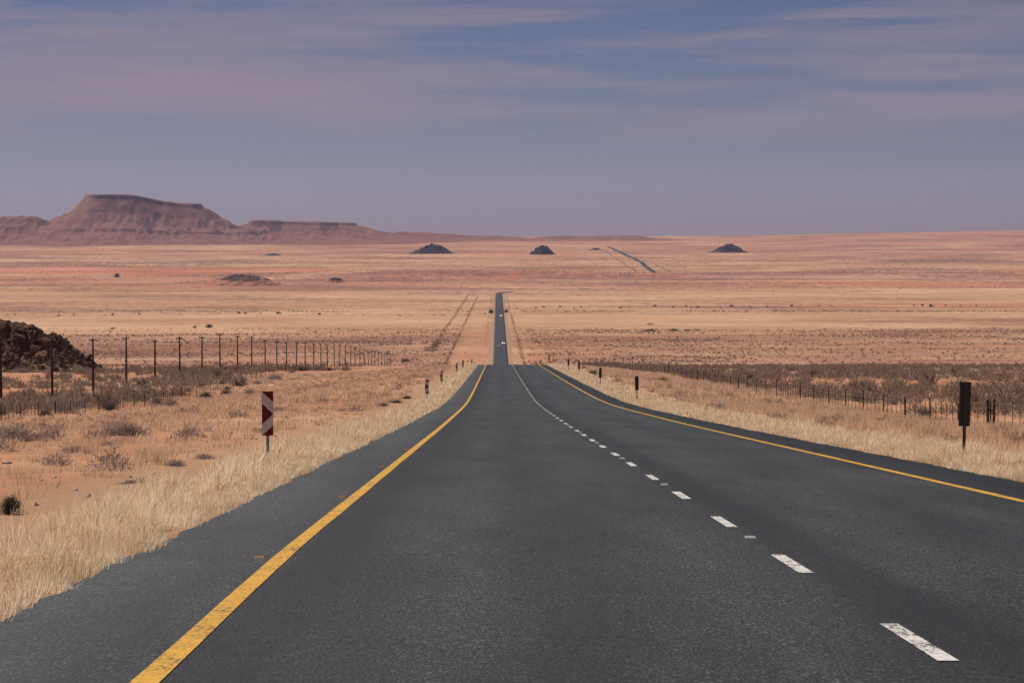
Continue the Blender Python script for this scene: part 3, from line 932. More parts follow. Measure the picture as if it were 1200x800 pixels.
# ------------------------------------------------------------------ wire fences
def fence(name, label, x, y0, spacing, n, hgt, double=None):
    f = empty(name, (x, y0, float(ground_z(x, y0))))
    tag(f, label, 'fence')
    base = Vector(f.location)
    ysn = [y0 + spacing * k for k in range(n)]
    zs = [float(ground_z(x, y)) for y in ysn]
    drop = MB()
    for k, (y, z) in enumerate(zip(ysn, zs)):
        mb = MB()
        r = 0.045 if k % 6 else 0.065
        dx = random.uniform(-.05, .05)
        mb.tube([Vector((x, y, z - .4)) - base, Vector((x + dx, y + random.uniform(-.04, .04), z + hgt + random.uniform(-.06, .08))) - base], r, 6)
        mb.build('post', M['rust'], f)
        if k < n - 1 and y < 420:
            for j in range(1, 5):
                yj = y + spacing * j / 5; zj = float(ground_z(x, yj))
                drop.tube([Vector((x, yj, zj + .08)) - base, Vector((x, yj, zj + hgt * .93)) - base], 0.019, 4)
    d = drop.build('dropper', M['wire'], f); d['kind'] = 'stuff'
    for j in range(5):
        mb = MB()
        hh = 0.2 + (hgt - 0.28) * j / 4
        mb.tube([Vector((x - 0.05, y, z + hh)) - base for y, z in zip(ysn, zs)], 0.008, 4)
        mb.build('wire', M['wire'], f)
    if double:
        y = double; z = float(ground_z(x, y))
        for dd in (-0.14, 0.14):
            mb = MB(); mb.tube([Vector((x + dd, y, z - .5)) - base, Vector((x + dd * 1.2, y, z + hgt + .12)) - base], 0.075, 8)
            mb.build('strainer_post', M['rust'], f)
        mb = MB(); mb.tube([Vector((x - .14, y, z + hgt * .72)) - base, Vector((x + .14, y, z + hgt * .72)) - base], 0.05, 8)
        mb.build('brace', M['rust'], f)
    return f


fence('wire_fence', 'wire fence of thin rusty posts on the right, before the brown thicket', 25.0, 113, 10.0, 78, 1.42, 143)
fence('wire_fence', 'low wire fence on the left, in front of the telephone poles', -38.0, 190, 8.8, 70, 1.25)

# ------------------------------------------------------------------ danger plates
PW, PH, PB = 0.205, 0.80, 0.34


def danger_plate(x, y, facing, tilt, z_add=0.0):
    PB = 0.42 if facing < 0 else 0.59
    """facing -1: the striped face looks at the camera; +1: it looks away and the camera sees the back"""
    g = float(ground_z(x, y)) + z_add
    t = empty('danger_plate', (x, y, g))
    mb = MB()
    py = 0.030 * -facing
    # U-shaped steel post behind the plate
    w, d, th = 0.055, 0.035, 0.007
    o2 = [(-w / 2, py - d / 2 * facing), (w / 2, py - d / 2 * facing), (w / 2, py + d / 2 * facing), (w / 2 - th, py + d / 2 * facing), (w / 2 - th, py - d / 2 * facing + th * facing),
          (-w / 2 + th, py - d / 2 * facing + th * facing), (-w / 2 + th, py + d / 2 * facing), (-w / 2, py + d / 2 * facing)]
    mb.prism([(a, b_, -0.4 - z_add) for a, b_ in o2], (0, 0, PB + PH - 0.02 + 0.4 + z_add))
    mb.build('post', M['steel'] if facing < 0 else M['dark_steel'], t)
    mb = MB()
    mb.box((0, 0, PB + PH / 2), (PW, 0.008, PH), 0)
    f = facing * 0.0068
    def q(pts, m):
        P = []
        for u, v in pts:
            P.append(((u - .5) * PW * .985 * (1 if facing < 0 else -1), f, PB + PH * (1 - v) * 0.995 + .002))
        mb.prism(P, (0, -facing * 0.0025, 0), m)
    pl = mb
    q([(0, 0), (1, 0), (1, .235)], 1)
    q([(0, .005), (1, .24), (1, .505), (0, .275)], 2)
    q([(0, .28), (1, .51), (0, .745)], 1)
    q([(0, .75), (1, .515), (1, .775), (0, .995)], 2)
    q([(0, 1), (1, .78), (1, 1)], 1)
    p = pl.build('plate', [M['dark_steel'], M['red'], M['white_refl']], t)
    for zz in (PB + .14, PB + PH - .14):
        mb = MB(); mb.tube([(0, 0.002, zz), (0, facing * 0.0105, zz)], 0.010, 8); mb.build('bolt', M['steel'], p)
    t.rotation_euler = (random.uniform(-.01, .02), tilt, 0)
    return t


LEFTP = [(-4.15, 51, .0), (-4.03, 161, .012), (-4.4, 221, .03), (-4.2, 292, -.02), (-4.05, 331, 0), (-4.15, 455, .02), (-4.15, 520, -.01)]
LL = ['nearest striped red and white danger plate, standing large in the left grass verge',
      'second striped danger plate along the left verge, small and upright with its post showing',
      'third striped danger plate along the left verge, leaning slightly, just behind the second',
      'fourth danger plate along the left verge, a thin sliver near the road crest',
      'fifth danger plate on the left verge, dark and close to the crest',
      'tiny danger plate at the left of the crest, half hidden, against red sand',
      'farthest tiny danger plate just left of the road crest']
for (x, y, tl), lab in zip(LEFTP, LL):
    tag(danger_plate(x, y, -1, tl), lab, 'road sign', 'striped danger plates on the left verge')
RIGHTP = [(8.42, 51, .022), (7.95, 161, -.01), (8.03, 221, .012), (8.4, 291, 0), (8.3, 331, .01), (8.2, 449, 0), (8.2, 533, 0), (8.2, 600, 0)]
RLb = ['nearest black danger plate seen from behind, standing large at the right edge of the picture',
       'second black danger plate on the right verge, seen from behind with a grey post below',
       'third black danger plate on the right verge, beside a dark green bush',
       'fourth black danger plate on the right verge, upright and short',
       'fifth black danger plate on the right verge, near the crest',
       'sixth danger plate on the right, thin and dark against the red ground',
       'seventh danger plate on the right, tiny and dark by the crest',
       'farthest tiny dark danger plate just right of the road crest']
for (x, y, tl), lab in zip(RIGHTP, RLb):
    tag(danger_plate(x, y, 1, tl, 0.30 if y > 400 else 0.0), lab, 'road sign', 'danger plates seen from behind on the right verge')


# ------------------------------------------------------------------ vehicles in the valley
def vehicle(x, y, facing, kind, label):
    z = float(PROFILE(y)) + 0.10
    t = empty('car', (x, y, z), 0 if facing > 0 else math.pi)       # local +Y = forward
    tag(t, label, 'car')
    L_, W = (4.9, 1.85)
    if kind == 'pickup':
        prof = [(-2.45, .45), (2.40, .45), (2.45, .75), (2.35, 1.05), (1.15, 1.15), (0.55, 1.72), (-0.75, 1.75), (-0.95, 1.12), (-2.45, 1.12)]
    else:
        prof = [(-2.3, .40), (2.25, .40), (2.32, .72), (2.2, .95), (1.1, 1.08), (0.35, 1.55), (-1.4, 1.58), (-2.1, 1.15), (-2.3, 1.0)]
    mb = MB(); mb.prism([(-W / 2, a, b_) for a, b_ in prof], (W, 0, 0))
    body = mb.build('body', M['white_paint'], t)
    mb = MB()
    A, B = prof[4], prof[5]
    mb.poly([(-W * .42, A[0] - .05 + .01, A[1] + .09), (W * .42, A[0] - .05 + .01, A[1] + .09), (W * .40, B[0] + .1, B[1] - .06), (-W * .40, B[0] + .1, B[1] - .06)])
    w = mb.build('windscreen', M['glass'], t); w.location = (0, .02, .02)
    A, B = prof[7], prof[6]
    mb = MB(); mb.poly([(W * .42, A[0] + .05, A[1] + .06), (-W * .42, A[0] + .05, A[1] + .06), (-W * .40, B[0] - .02, B[1] - .06), (W * .40, B[0] - .02, B[1] - .06)])
    w = mb.build('rear_window', M['glass'], t); w.location = (0, -.03, .02)
    for sx in (-1, 1):
        mb = MB(); mb.prism([(sx * (W / 2 + .003), a, b_) for a, b_ in [(0.85, 1.2), (0.45, 1.6), (-0.7, 1.62), (-0.8, 1.2)]], (sx * .01, 0, 0))
        mb.build('side_window', M['glass'], t)
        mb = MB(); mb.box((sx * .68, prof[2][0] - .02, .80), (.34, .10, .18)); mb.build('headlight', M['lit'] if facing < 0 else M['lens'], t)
        for yy_ in (-1.45, 1.5):
            mb = MB(); mb.tube([(sx * .72, yy_, .34), (sx * .95, yy_, .34)], 0.34, 14); wh = mb.build('wheel', M['rubber'], t)
            mb = MB(); mb.tube([(sx * .93, yy_, .34), (sx * .96, yy_, .34)], 0.2, 10); mb.build('rim', M['steel'], wh)
    return t


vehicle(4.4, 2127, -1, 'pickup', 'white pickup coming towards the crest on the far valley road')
vehicle(0.7, 2058, 1, 'hatch', 'white car driving away in the left lane of the valley road')
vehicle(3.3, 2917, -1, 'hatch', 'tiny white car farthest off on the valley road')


# ------------------------------------------------------------------ shrubs
def shrub_mesh(name, seed, n, mat, h=1.0, r=0.9, w=0.02, upright=0.3, leaves=0, lw=0.05):
    """a unit shrub: forking twigs that fan out of the root, with an uneven outline"""
    g = np.random.default_rng(seed)
    V = []; F = []
    lob = g.uniform(0.6, 1.15, 9)
    for i in range(n):
        a = g.uniform(0, 2 * math.pi); e = math.asin(min(1, g.uniform(0.03, 1) ** (1 - upright * .6)))
        k = lob[int(a / (2 * math.pi) * 9) % 9] * g.uniform(.55, 1.0) ** .6
        tip = np.array([math.cos(a) * math.cos(e) * r, math.sin(a) * math.cos(e) * r, math.sin(e) * h]) * k
        root = np.array([math.cos(a), math.sin(a), 0]) * g.uniform(0, .16) * r
        mid = root + (tip - root) * .55 + np.array([0, 0, .10 * h * k]) + g.normal(0, .05, 3)
        ends = [(mid, tip)]
        for _ in range(2):
            ends.append((root + (mid - root) * g.uniform(.6, 1.0), tip + g.normal(0, .17, 3) * np.array([r, r, h * .8])))
        side = np.array([g.normal(), g.normal(), g.normal() * .3]); side /= np.linalg.norm(side)
        b = len(V)
        V += [root - side * w * .8, root + side * w * .8, mid + side * w * .6, mid - side * w * .6]; F.append((b, b + 1, b + 2, b + 3))
        for p, q in ends:
            s2 = np.array([g.normal(), g.normal(), g.normal() * .3]); s2 /= np.linalg.norm(s2)
            q = q * np.array([1, 1, 1]); q[2] = max(q[2], .02)
            b = len(V)
            V += [p - s2 * w * .5, p + s2 * w * .5, q + s2 * w * .18, q - s2 * w * .18]; F.append((b, b + 1, b + 2, b + 3))
            for _ in range(leaves):
                c = p + (q - p) * g.uniform(.35, 1.1) + g.normal(0, .04, 3)
                u = g.normal(0, 1, 3); u /= np.linalg.norm(u); v = np.cross(u, g.normal(0, 1, 3)); v /= np.linalg.norm(v)
                b = len(V)
                V += [c - u * lw, c - v * lw * .5, c + u * lw, c + v * lw * .5]; F.append((b, b + 1, b + 2, b + 3))
    return mesh_np(name, np.array(V), np.array(F), [mat], False)


SH = {
    'grey': [shrub_mesh('shrub', 300 + i, 150, M['grey'], .8, 1.0, .016, .1, 2, .03) for i in range(4)],
    'brown': [shrub_mesh('shrub', 320 + i, 150, M['brown'], 1.0, .85, .018, .4, 2, .035) for i in range(4)],
    'green': [shrub_mesh('shrub', 340 + i, 140, M['green'], .85, .95, .016, .2, 4, .04) for i in range(3)],
    'dkgreen': [shrub_mesh('shrub', 350 + i, 170, M['dkgreen'], 1.0, .8, .014, .6, 4, .035) for i in range(3)],
}
rs = random.Random(11)


def shrub(kind, x, y, size, label, group=None, flat=1.0, sink=0.04):
    me = rs.choice(SH[kind])
    o = link('shrub', me, None, (x, y, float(ground_z(x, y)) - sink * size), rs.uniform(0, 6.28))
    s = size
    o.scale = (s * rs.uniform(.9, 1.15), s * rs.uniform(.9, 1.15), s * flat * rs.uniform(.9, 1.1))
    return tag(o, label, 'shrub', group)


def shrub_px(kind, px, py, wpx, label, flat=1.0, group=None, k=1.32):
    x, y, z = where(px, py)
    return shrub(kind, x, y, k * wpx / 2 * y / 3315.0, label, group, flat)


shrub_px('grey', 22, 517, 66, 'wide grey leafless shrub on straw ground near the left edge, below the wire fence', .8)
shrub_px('grey', 152, 510, 56, 'round grey leafless shrub with a dark base, large in the left foreground veld', .75)
shrub_px('grey', 88, 530, 38, 'low spreading blue grey dwarf shrub on bare ground at left', .5)
shrub_px('grey', 132, 505, 30, 'pale grey shrub touching the large round grey shrub on its left', .7)
shrub_px('green', 241, 467, 22, 'yellow green round bush at the end of the left thicket', .9)
shrub_px('dkgreen', 12, 603, 34, 'dark green upright bush by the verge grass at the left edge', 1.2)
shrub_px('grey', 155, 566, 40, 'low bluish grey dwarf shrub beside the verge grass at left', .4)
shrub_px('grey', 62, 476, 44, 'grey brown shrub below the left fence, right of the wide grey shrub', .7)
shrub_px('brown', 80, 482, 30, 'dark brown shrub by the left fence posts', .8)
shrub_px('brown', 127, 481, 34, 'dark red brown shrub standing against the left wire fence', .9)
shrub_px('brown', 448, 476, 17, 'low dark brown bush on the left verge, below the second danger plate', .55)
shrub_px('green', 462, 472, 16, 'low green tuft bush right of the low dark brown bush on the left verge', .5)
shrub_px('green', 477, 467, 14, 'small olive bush nearest the second danger plate', .6)
shrub_px('brown', 475, 424, 12, 'lone dark bush at the far end of the left pole row', .8)
shrub_px('dkgreen', 695, 440, 14, 'dark green bush left of the third black danger plate', .75)
shrub_px('brown', 684, 433, 11, 'small brown bush behind the fourth black danger plate', .75)
shrub_px('green', 772, 448, 22, 'olive brown bush on the right veld just beyond the second black danger plate', .7)
shrub_px('brown', 1084, 490, 27, 'dark brown round bush against the right fence, left of the large black plate', .85)
shrub_px('green', 953, 484, 19, 'grey green bush at the foot of the right wire fence', .9)
shrub_px('green', 1089, 452, 19, 'yellow green round bush above the right fence', .95)
shrub_px('green', 1013, 458, 20, 'dull green bush left of the yellow green one beyond the right fence', .9)
shrub_px('brown', 1160, 474, 34, 'dark brown bush behind the double fence post', .6)
shrub_px('dkgreen', 137, 325, 9, 'lone dark tree like bush far off on the plain under the mesa', .9)
shrub_px('dkgreen', 245, 384, 9, 'dark round bush on the far plain above the pole tops', .8)
shrub_px('brown', 228, 384, 6, 'small brown bush left of the dark round bush on the far plain', .8)
shrub_px('brown', 132, 385.5, 9, 'low dark bush on the far plain just right of the boulder outcrop', .5)
for px, w, py, lab in ((760, 18, 388, 'widest low green bush of the group on the right plain'), (789, 18, 387.5, 'second low green bush of the group on the right plain'),
                       (805, 11, 387.5, 'small third green bush of the group on the right plain'), (817, 9, 387, 'last and smallest green bush of the group on the right plain'),
                       (762, 9, 380, 'lone olive bush above the group of green bushes on the right plain')):
    shrub_px('green', px, py, w, lab, .35)
shrub_px('dkgreen', 575.5, 367, 8, 'dark small tree close to the left side of the valley road', 1.0)
shrub_px('dkgreen', 593.0, 366, 7, 'dark small tree close to the right side of the valley road', 1.0)

shrub_px('green', 176, 616, 15, 'small green weed at the broken tarmac edge, nearest of those at left', .8)
shrub_px('green', 74, 676, 20, 'dark tuft of weed in the verge grass at the lower left tarmac edge', .9)
shrub_px('green', 258, 567, 10, 'little green weed at the tarmac edge below the nearest striped plate', .7)
shrub_px('grey', 205, 545, 30, 'pale grey shrub among dry tufts behind the left verge grass', .6)
shrub_px('grey', 240, 538, 26, 'small mauve grey shrub left of the nearest striped plate', .6)
lab_far = 'dark bush in the line of bushes crossing the plain in the distance'
for i in range(64):
    px = -10 + 1230 * (rs.random() if i % 3 else rs.choice([.2, .27, .52, .57, .62, .9]) + rs.gauss(0, .02))
    if 570 < px < 600: continue
    py = 368.5 + 1.2 * math.sin(px / 60) + rs.uniform(-.5, .5) if px < 590 else 361 - (px - 600) * .004 + rs.uniform(-1, 1)
    shrub_px(rs.choice(['brown', 'dkgreen', 'brown']), px, py, rs.choice([3, 3.5, 4, 4, 5, 6.5]), lab_far, rs.uniform(.5, .9), 'bushes in a line across the far plain', 1.15)

g_l = 'shrubs of the thicket along the left fence'
g_r = 'shrubs of the thicket beyond the right fence'
cnt = 0
while cnt < 105:
    y = rs.uniform(225, 640); x = -38 + rs.gauss(-3, 7) if rs.random() < .6 else rs.uniform(-95, -40)
    if x > -31: continue
    kind = rs.choices(['grey', 'brown', 'green'], [5, 4, .4])[0]
    lab = {'grey': 'grey leafless shrub among many in the thicket along the left fence', 'brown': 'dark brown leafless shrub among many in the thicket along the left fence',
           'green': 'olive shrub in the thicket along the left fence'}[kind]
    shrub(kind, x, y, rs.uniform(.8, 1.7), lab, g_l, rs.uniform(.7, 1.1)); cnt += 1
cnt = 0
while cnt < 110:
    y = rs.uniform(170, 760)
    x = 26.5 + abs(rs.gauss(0, 3)) if (rs.random() < .45 and y > 330) else rs.uniform(27, 30 + .19 * y)
    kind = rs.choices(['brown', 'grey', 'green'], [6, 3, .8])[0]
    lab = {'grey': 'grey leafless shrub among many in the scrub beyond the right fence', 'brown': 'dark brown leafless shrub among many in the scrub beyond the right fence',
           'green': 'olive green shrub in the scrub beyond the right fence'}[kind]
    shrub(kind, x, y, rs.uniform(.7, 1.5), lab, g_r, rs.uniform(.7, 1.1)); cnt += 1

# ------------------------------------------------------------------ uncountable growth
def blades(px, py, pz, height, spread, width, per, seed, lean=(0.0, 0.0), segs=2):
    """tufts of grass blades; arrays of tuft positions in, one vertex/face array out"""
    g = np.random.default_rng(seed)
    n = len(px)
    def rep(a): return np.repeat(a, per)
    X = rep(px); Y = rep(py); Z = rep(pz); Hh = rep(height) * g.uniform(.45, 1.1, n * per); S = rep(spread); W = rep(width)
    a = g.uniform(0, 2 * np.pi, n * per); rad = S * g.uniform(0, 1, n * per) ** .7
    bx = X + np.cos(a) * rad * .55; by = Y + np.sin(a) * rad * .55
    out = rad / np.maximum(S, 1e-3) * .8 + g.normal(0, .25, n * per)
    tx = bx + np.cos(a) * out * Hh * .7 + lean[0] * Hh + g.normal(0, .16, n * per) * Hh
    ty = by + np.sin(a) * out * Hh * .7 + lean[1] * Hh + g.normal(0, .16, n * per) * Hh
    tz = Z + Hh * (1 - .25 * np.clip(out, 0, 1) ** 2)
    mx = bx * .55 + tx * .45 - (tx - bx) * .12; my = by * .55 + ty * .45 - (ty - by) * .12; mz = Z + (tz - Z) * .58
    th = g.uniform(-.9, .9, n * per)
    wx = np.cos(th) * W; wy = np.sin(th) * W
    z0 = Z - .04
    if segs == 1:
        V = np.stack([np.stack([bx - wx, by - wy, z0], -1), np.stack([bx + wx, by + wy, z0], -1), np.stack([tx + wx * .2, ty + wy * .2, tz], -1), np.stack([tx - wx * .2, ty - wy * .2, tz], -1)], 1)
        i = np.arange(n * per) * 4
        F = np.stack([i, i + 1, i + 2, i + 3], -1)
    else:
        V = np.stack([np.stack([bx - wx, by - wy, z0], -1), np.stack([bx + wx, by + wy, z0], -1), np.stack([mx + wx * .8, my + wy * .8, mz], -1), np.stack([mx - wx * .8, my - wy * .8, mz], -1),
                      np.stack([tx + wx * .15, ty + wy * .15, tz], -1), np.stack([tx - wx * .15, ty - wy * .15, tz], -1)], 1)
        i = np.arange(n * per) * 6
        F = np.concatenate([np.stack([i, i + 1, i + 2, i + 3], -1), np.stack([i + 3, i + 2, i + 4, i + 5], -1)])
    return V.reshape(-1, 3), F


def join(parts):
    Vs = []; Fs = []; b = 0
    for V, F in parts:
        Vs.append(V); Fs.append(F + b); b += len(V)
    return np.concatenate(Vs), np.concatenate(Fs)


def scatter(n, x0, x1, y0, y1, seed, ypow=1.0):
    g = np.random.default_rng(seed)
    return g.uniform(x0, x1, n), y0 + (y1 - y0) * g.uniform(0, 1, n) ** ypow


def edge_noise(y, seed):
    return 0.16 * fbm(y / 1.3, y * 0, seed, 3)


parts = []
for side, seed in ((-1, 411), (1, 412)):       # short tufts that creep over the very edge of the tarmac
    for (y0, y1, dens, per, wd) in ((10, 40, 11, 40, .0022), (40, 100, 8, 26, .005), (100, 420, 3, 14, .016)):
        n = int((y1 - y0) * dens)
        s, y = scatter(n, -.24, .25, y0, y1, seed + int(y0))
        k = fbm(y / 1.6, y * 0 + side, seed, 3) > -.35
        s = s[k]; y = y[k]
        x = RL - s if side < 0 else RR + s
        z = np.maximum(ground_z(x, y), np.where(s < -.02, PROFILE(y) - .02, -1e4))
        parts.append(blades(x, y, z, .05 + .12 * np.random.default_rng(seed).uniform(0, 1, len(x)), np.full(len(x), .13), np.full(len(x), wd), per, seed + 7, (.05, -.03), 1))
g_tall = np.random.default_rng(77)
for side, seed in ((-1, 401), (1, 402)):
    for (y0, y1, dens, per, wd, wid) in ((10, 34, 10, 84, .0019, 1.7), (34, 75, 8.5, 50, .0037, 1.8), (75, 170, 5, 24, .009, 1.9), (170, 470, 2.6, 14, .024, 2.2)):
        if side > 0: wid = wid + 1.6
        n = int((y1 - y0) * wid * dens)
        s, y = scatter(n, 0, 1, y0, y1, seed + int(y0))
        keep = np.random.default_rng(seed + 9).uniform(0, 1, n) > 0.85 * s ** 1.5 + .28 * (fbm(s * 2, y / 1.1, seed + 5, 3) < -.02)
        s = s[keep]; y = y[keep]
        off = -0.20 + 0.7 * edge_noise(y, seed) + s * wid
        x = RL - off if side < 0 else RR + off
        patch = 0.5 + 0.5 * fbm(x / 1.5, y / 2.5, seed + 3, 3)
        h = (0.11 + 0.19 * np.clip(s * 2.5, 0, 1)) * (0.22 + 1.3 * patch)
        h = h * np.where(g_tall.uniform(0, 1, len(s)) > .93, 1.5, 1)
        parts.append(blades(x, y, ground_z(x, y), h, 0.10 + 0.16 * patch, np.full(len(x), wd), per, seed + int(y0) + 1, (0.10, -0.05), 2 if y0 < 60 else 1))
V, F = join(parts)
tag(link('verge_grass', mesh_np('verge_grass', V, F, [M['straw']])), 'tall pale straw coloured grass lining both edges of the road', 'grass', kind='stuff')

parts = []
for (x0, x1, y0, y1, n, per, wd, hh, seed) in ((-14, -6.0, 22, 75, 520, 26, .006, .20, 421), (-24, -6.0, 75, 170, 2300, 18, .013, .25, 422), (-44, -6.0, 170, 480, 7500, 11, .032, .30, 423),
                                               (11.2, 26, 60, 170, 3400, 22, .012, .34, 424), (11, 27, 170, 480, 5200, 12, .030, .36, 425), (26, 70, 130, 480, 3600, 11, .03, .30, 426)):
    x, y = scatter(n, x0, x1, y0, y1, seed)
    d = fbm(x / 6, y / 9, seed, 4)
    thr = np.random.default_rng(seed + 1).uniform(-.75, .55, n)
    k = d > thr
    x = x[k]; y = y[k]; d = d[k]
    parts.append(blades(x, y, ground_z(x, y), hh * (0.6 + 0.9 * np.clip(d + .5, 0, 1)), np.full(len(x), .42), np.full(len(x), wd * .8), int(per * 1.5), seed + 2, (0.1, -.04), 1))
V, F = join(parts)
tag(link('veld_grass', mesh_np('veld_grass', V, F, [M['veld']])), 'dry tufted grass scattered over the reddish sand on both sides', 'grass', kind='stuff')


def clumps(x, y, size, flat, seed, per=12, fine=(.16, .42), twig=False):
    """coarse low bushes for the distance: crossing blades and leaf flakes"""
    g = np.random.default_rng(seed)
    n = len(x)
    z = ground_z(x, y)
    def rep(a): return np.repeat(a, per)
    S = rep(size); a = g.uniform(0, 2 * np.pi, n * per); e = np.arcsin(g.uniform(.0, 1, n * per)); k = g.uniform(.35, 1, n * per)
    c = np.stack([rep(x) + np.cos(a) * np.cos(e) * S * k, rep(y) + np.sin(a) * np.cos(e) * S * k, rep(z) + np.sin(e) * S * k * rep(flat) * 1.2], -1)
    u = g.normal(0, 1, (n * per, 3)); u[:, 1] *= .4; u /= np.linalg.norm(u, axis=1)[:, None]
    if twig:      # thin twigs that point out of the bush
        u = c - np.stack([rep(x), rep(y), rep(z) - .25 * S], -1); u /= np.linalg.norm(u, axis=1)[:, None] + 1e-6
        u = u + g.normal(0, .35, (n * per, 3)); u /= np.linalg.norm(u, axis=1)[:, None]
    v = g.normal(0, 1, (n * per, 3)); v[:, 1] *= .4; v -= u * (u * v).sum(1)[:, None]; v /= np.linalg.norm(v, axis=1)[:, None]
    r = (S * g.uniform(fine[0], fine[1], n * per))[:, None]
    kv = .16 if twig else .55
    V = np.stack([c - u * r, c - v * r * kv, c + u * r, c + v * r * kv], 1)
    i = np.arange(n * per) * 4
    return V.reshape(-1, 3), np.stack([i, i + 1, i + 2, i + 3], -1)


# dwarf grey scrub in the near veld
x1_, y1_ = scatter(2700, -46, -6.5, 45, 480, 441, .9)
x2_, y2_ = scatter(900, 12, 70, 110, 480, 442, .9)
x3_, y3_ = scatter(700, 9.5, 24, 45, 300, 447, .9)
x2_ = np.concatenate([x2_, x3_]); y2_ = np.concatenate([y2_, y3_])
x = np.concatenate([x1_, x2_]); y = np.concatenate([y1_, y2_])
d = fbm(x / 9, y / 14, 443, 4); k = d > np.random.default_rng(4).uniform(-.5, .6, len(x))
x = x[k]; y = y[k]
g = np.random.default_rng(445)
sz_ = g.uniform(.15, .48, len(x)); fl_ = g.uniform(.5, .9, len(x)); nr = y < 150
V1, F1 = join([clumps(x[nr], y[nr], sz_[nr], fl_[nr], 446, 260, (.05, .20), True), clumps(x[~nr], y[~nr], sz_[~nr], fl_[~nr], 448, 80, (.09, .30), True)])
tag(link('dwarf_scrub', mesh_np('dwarf_scrub', V1, F1, [M['grey']])), 'ankle high grey dwarf scrub dotted over the veld', 'scrub', kind='stuff')

# brown scrub: both thickets, the slope beyond the crest, the valley floor
parts = []
x, y = scatter(1500, 0, 1, 220, 720, 451); x = -40 - 6 * np.abs(np.random.default_rng(1).normal(0, 1, 1500)) - 35 * x ** 2
k = fbm(x / 14, y / 20, 452, 3) > -.25; x = x[k]; y = y[k]
parts.append(clumps(x, y, np.random.default_rng(2).uniform(.5, 1.3, len(x)), np.full(len(x), .9), 453, 90, (.10, .40), True))
x, y = scatter(4200, 0, 1, 180, 800, 454, 1.1); x = 27 + x * (8 + .18 * y)
k = fbm(x / 22, y / 16, 455, 3) > -.12; x = x[k]; y = y[k]
parts.append(clumps(x, y, np.random.default_rng(3).uniform(.4, 1.2, len(x)), np.full(len(x), .9), 456, 80, (.10, .40), True))
# dense line hugging the right fence where it runs off to the crest
x, y = scatter(420, 25.8, 29.5, 330, 900, 457)
parts.append(clumps(x, y, np.random.default_rng(4).uniform(.6, 1.3, len(x)), np.full(len(x), 1.0), 458, 70, (.10, .4), True))
V, F = join(parts)
tag(link('thicket_scrub', mesh_np('thicket_scrub', V, F, [M['scrub']])), 'brown and grey scrub filling the thickets beside both fences', 'scrub', kind='stuff')
parts = []
# valley floor
u, y = scatter(26000, -.20, .20, 700, 2480, 459, .65); x = u * y
k = (fbm(x / 120, y / 45, 460, 4) > np.random.default_rng(5).uniform(-.45, .6, len(x))) & (np.abs(x - 2) > 22) & ((np.abs(x + 41) > 12) | (y > 1500))
k &= ~((x < 0) & (x > -34)); x = x[k]; y = y[k]
parts.append(clumps(x, y, np.random.default_rng(6).uniform(.3, 1.0, len(x)) * np.random.default_rng(61).choice([.7, 1, 1.5], len(x)), np.full(len(x), .7), 461, 10))
u, y = scatter(44000, -.20, .20, 1660, 2520, 491, .9); x = u * y
k = (fbm(x / 110, y / 40, 492, 5) > np.random.default_rng(15).uniform(-.10, .34, len(x))) & (np.abs(x - 2) > 14) & ~((x < 0) & (x > -30) & (np.random.default_rng(16).uniform(0, 1, len(x)) < .85))
x = x[k]; y = y[k]
parts.append(clumps(x, y, np.random.default_rng(17).uniform(.3, 1.0, len(x)) * np.random.default_rng(19).choice([.7, 1, 1.6], len(x)), np.full(len(x), .7), 493, 8))
for xv in (-8.5, 13.5):
    n = 240
    y = np.random.default_rng(int(500 + xv)).uniform(1700, 4000, n); x = xv + np.random.default_rng(int(520 + xv)).normal(0, 1.2, n)
    parts.append(clumps(x, y, np.random.default_rng(18).uniform(.3, .8, n), np.full(n, .8), 495, 8))
# brush along the old fence lines in the valley
for (xa, ya, xb, yb, n, sg, sz) in ((-47, 2050, -42, 4100, 900, 1.1, .6), (-33, 1760, -28, 4000, 800, .8, .6), (17, 1760, 14.5, 3000, 420, .7, .6), (-47, 1990, -44, 2250, 300, 3.0, .9), (276, 5650, 300, 8000, 300, 1.2, 1.2), (345, 5650, 352, 8000, 260, 1.2, 1.2)):
    tt = np.random.default_rng(n).uniform(0, 1, n) ** 1.3
    x = xa + (xb - xa) * tt + np.random.default_rng(n + 1).normal(0, sg, n); y = ya + (yb - ya) * tt
    parts.append(clumps(x, y, np.random.default_rng(n + 2).uniform(.5, 1.2, n) * sz, np.full(n, .8), n + 3, 9))
# line of low bushes across the plain, and stipple on the red rises
u, y = scatter(3000, -.19, .20, 3100, 3190, 470); x = u * y
k = (np.abs(x) > 25) & (fbm(x / 60, y / 40, 471, 3) > -.1); x = x[k]; y = y[k]
parts.append(clumps(x, y, np.random.default_rng(7).uniform(.4, 1.5, len(x)), np.full(len(x), .6), 472, 8))
u, y = scatter(22000, -.19, .20, 4350, 9300, 473, .8); x = u * y
k = (fbm(x / 420, y / 160, 474, 4) > np.random.default_rng(8).uniform(-.15, .6, len(x))) & (np.abs(x - 2) > 30); x = x[k]; y = y[k]
parts.append(clumps(x, y, np.random.default_rng(9).uniform(.6, 2.3, len(x)), np.full(len(x), .7), 475, 7))
for i, (mx_, my_, sx_, sy_, hh) in enumerate(MOUNDS):
    gg = np.random.default_rng(600 + i); n = int(2.2 * sx_)
    x = mx_ + gg.normal(0, .75, n) * sx_; y = my_ + gg.normal(0, .55, n) * sy_
    k = np.abs(x - 2) > 30; x = x[k]; y = y[k]
    parts.append(clumps(x, y, gg.uniform(.6, 2.0, len(x)), np.full(len(x), .7), 620 + i, 7))
u, y = scatter(500, -.19, .20, 2500, 4300, 476); x = u * y
k = np.abs(x - 2) > 30; x = x[k]; y = y[k]
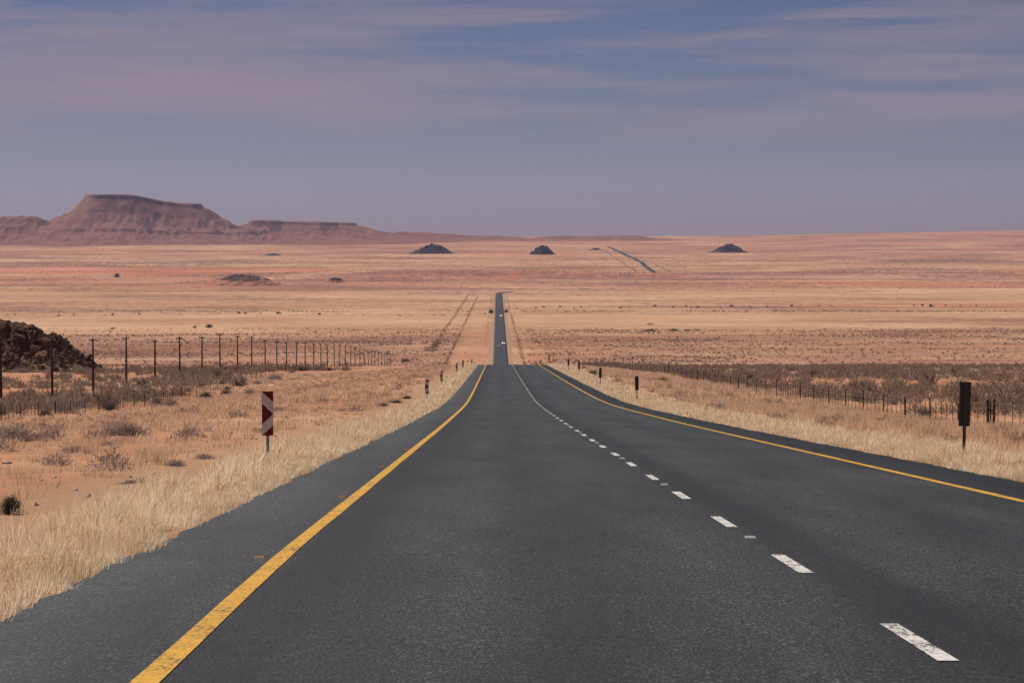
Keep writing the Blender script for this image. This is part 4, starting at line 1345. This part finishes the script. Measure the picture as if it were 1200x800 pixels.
parts.append(clumps(x, y, np.random.default_rng(10).uniform(.4, 1.1, len(x)), np.full(len(x), .7), 477, 8))
V, F = join(parts)
tag(link('brown_scrub', mesh_np('brown_scrub', V, F, [M['far_scrub']])), 'brown low scrub covering the slopes and the valley floor', 'scrub', kind='stuff')

# crumbs of gravel at the broken tarmac edges and stones on the bare sand
n = 3200
g = np.random.default_rng(481)
y = 10 + 110 * g.uniform(0, 1, n) ** 1.5; side = g.uniform(0, 1, n) < .6
x = np.where(side, RL + 0.10 - np.abs(g.normal(0, .16, n)), RR - 0.10 + np.abs(g.normal(0, .16, n)))
onsand = np.arange(n) > 1500
x = np.where(onsand, np.where(g.uniform(0, 1, n) < .7, -4.6 - g.uniform(0, 14, n), 10.5 + g.uniform(0, 12, n)), x); y = np.where(onsand, g.uniform(24, 130, n), y)
z = np.maximum(ground_z(x, y), np.where((x > RL + .06) & (x < RR - .06), PROFILE(y) - .02, -1e3))
base = np.array([(1, 0, 0), (-1, 0, 0), (0, 1, 0), (0, -1, 0), (0, 0, 1), (0, 0, -1)], float)
fc = np.array([(0, 2, 4), (2, 1, 4), (1, 3, 4), (3, 0, 4), (2, 0, 5), (1, 2, 5), (3, 1, 5), (0, 3, 5)])
sz = np.where(onsand, g.uniform(.008, .045, n), g.uniform(.004, .014, n)) * (1 + (g.uniform(0, 1, n) > .97) * 1.5)
jit = g.uniform(.6, 1.3, (n, 6, 1))
V = (base[None] * jit * sz[:, None, None] * np.array([1.2, 1.0, .7]) + np.stack([x, y, z + sz * .3], -1)[:, None, :]).reshape(-1, 3)
F = (fc[None] + (np.arange(n) * 6)[:, None, None]).reshape(-1, 3)
tag(link('gravel', mesh_np('gravel', V, F, [M['pebble']])), 'loose pale gravel along the broken edges of the tarmac', 'gravel', kind='stuff')

# ------------------------------------------------------------------ air
if HAZE:
    mb = MB()
    mb.box((0, 6400, 90), (13400, 13200, 400))
    m = bpy.data.materials.new('thin_dusty_air'); m.use_nodes = True
    t = m.node_tree
    t.nodes.remove(t.nodes['Principled BSDF'])
    pv = N(t, 'ShaderNodeVolumePrincipled')
    pv.inputs['Color'].default_value = (0.70, 0.68, 0.98, 1)
    pv.inputs['Density'].default_value = HAZE_DENSITY
    pv.inputs['Anisotropy'].default_value = 0.0
    L(t, pv.outputs[0], t.nodes['Material Output'].inputs['Volume'])
    hz = mb.build('haze', m)
    tag(hz, kind='stuff')
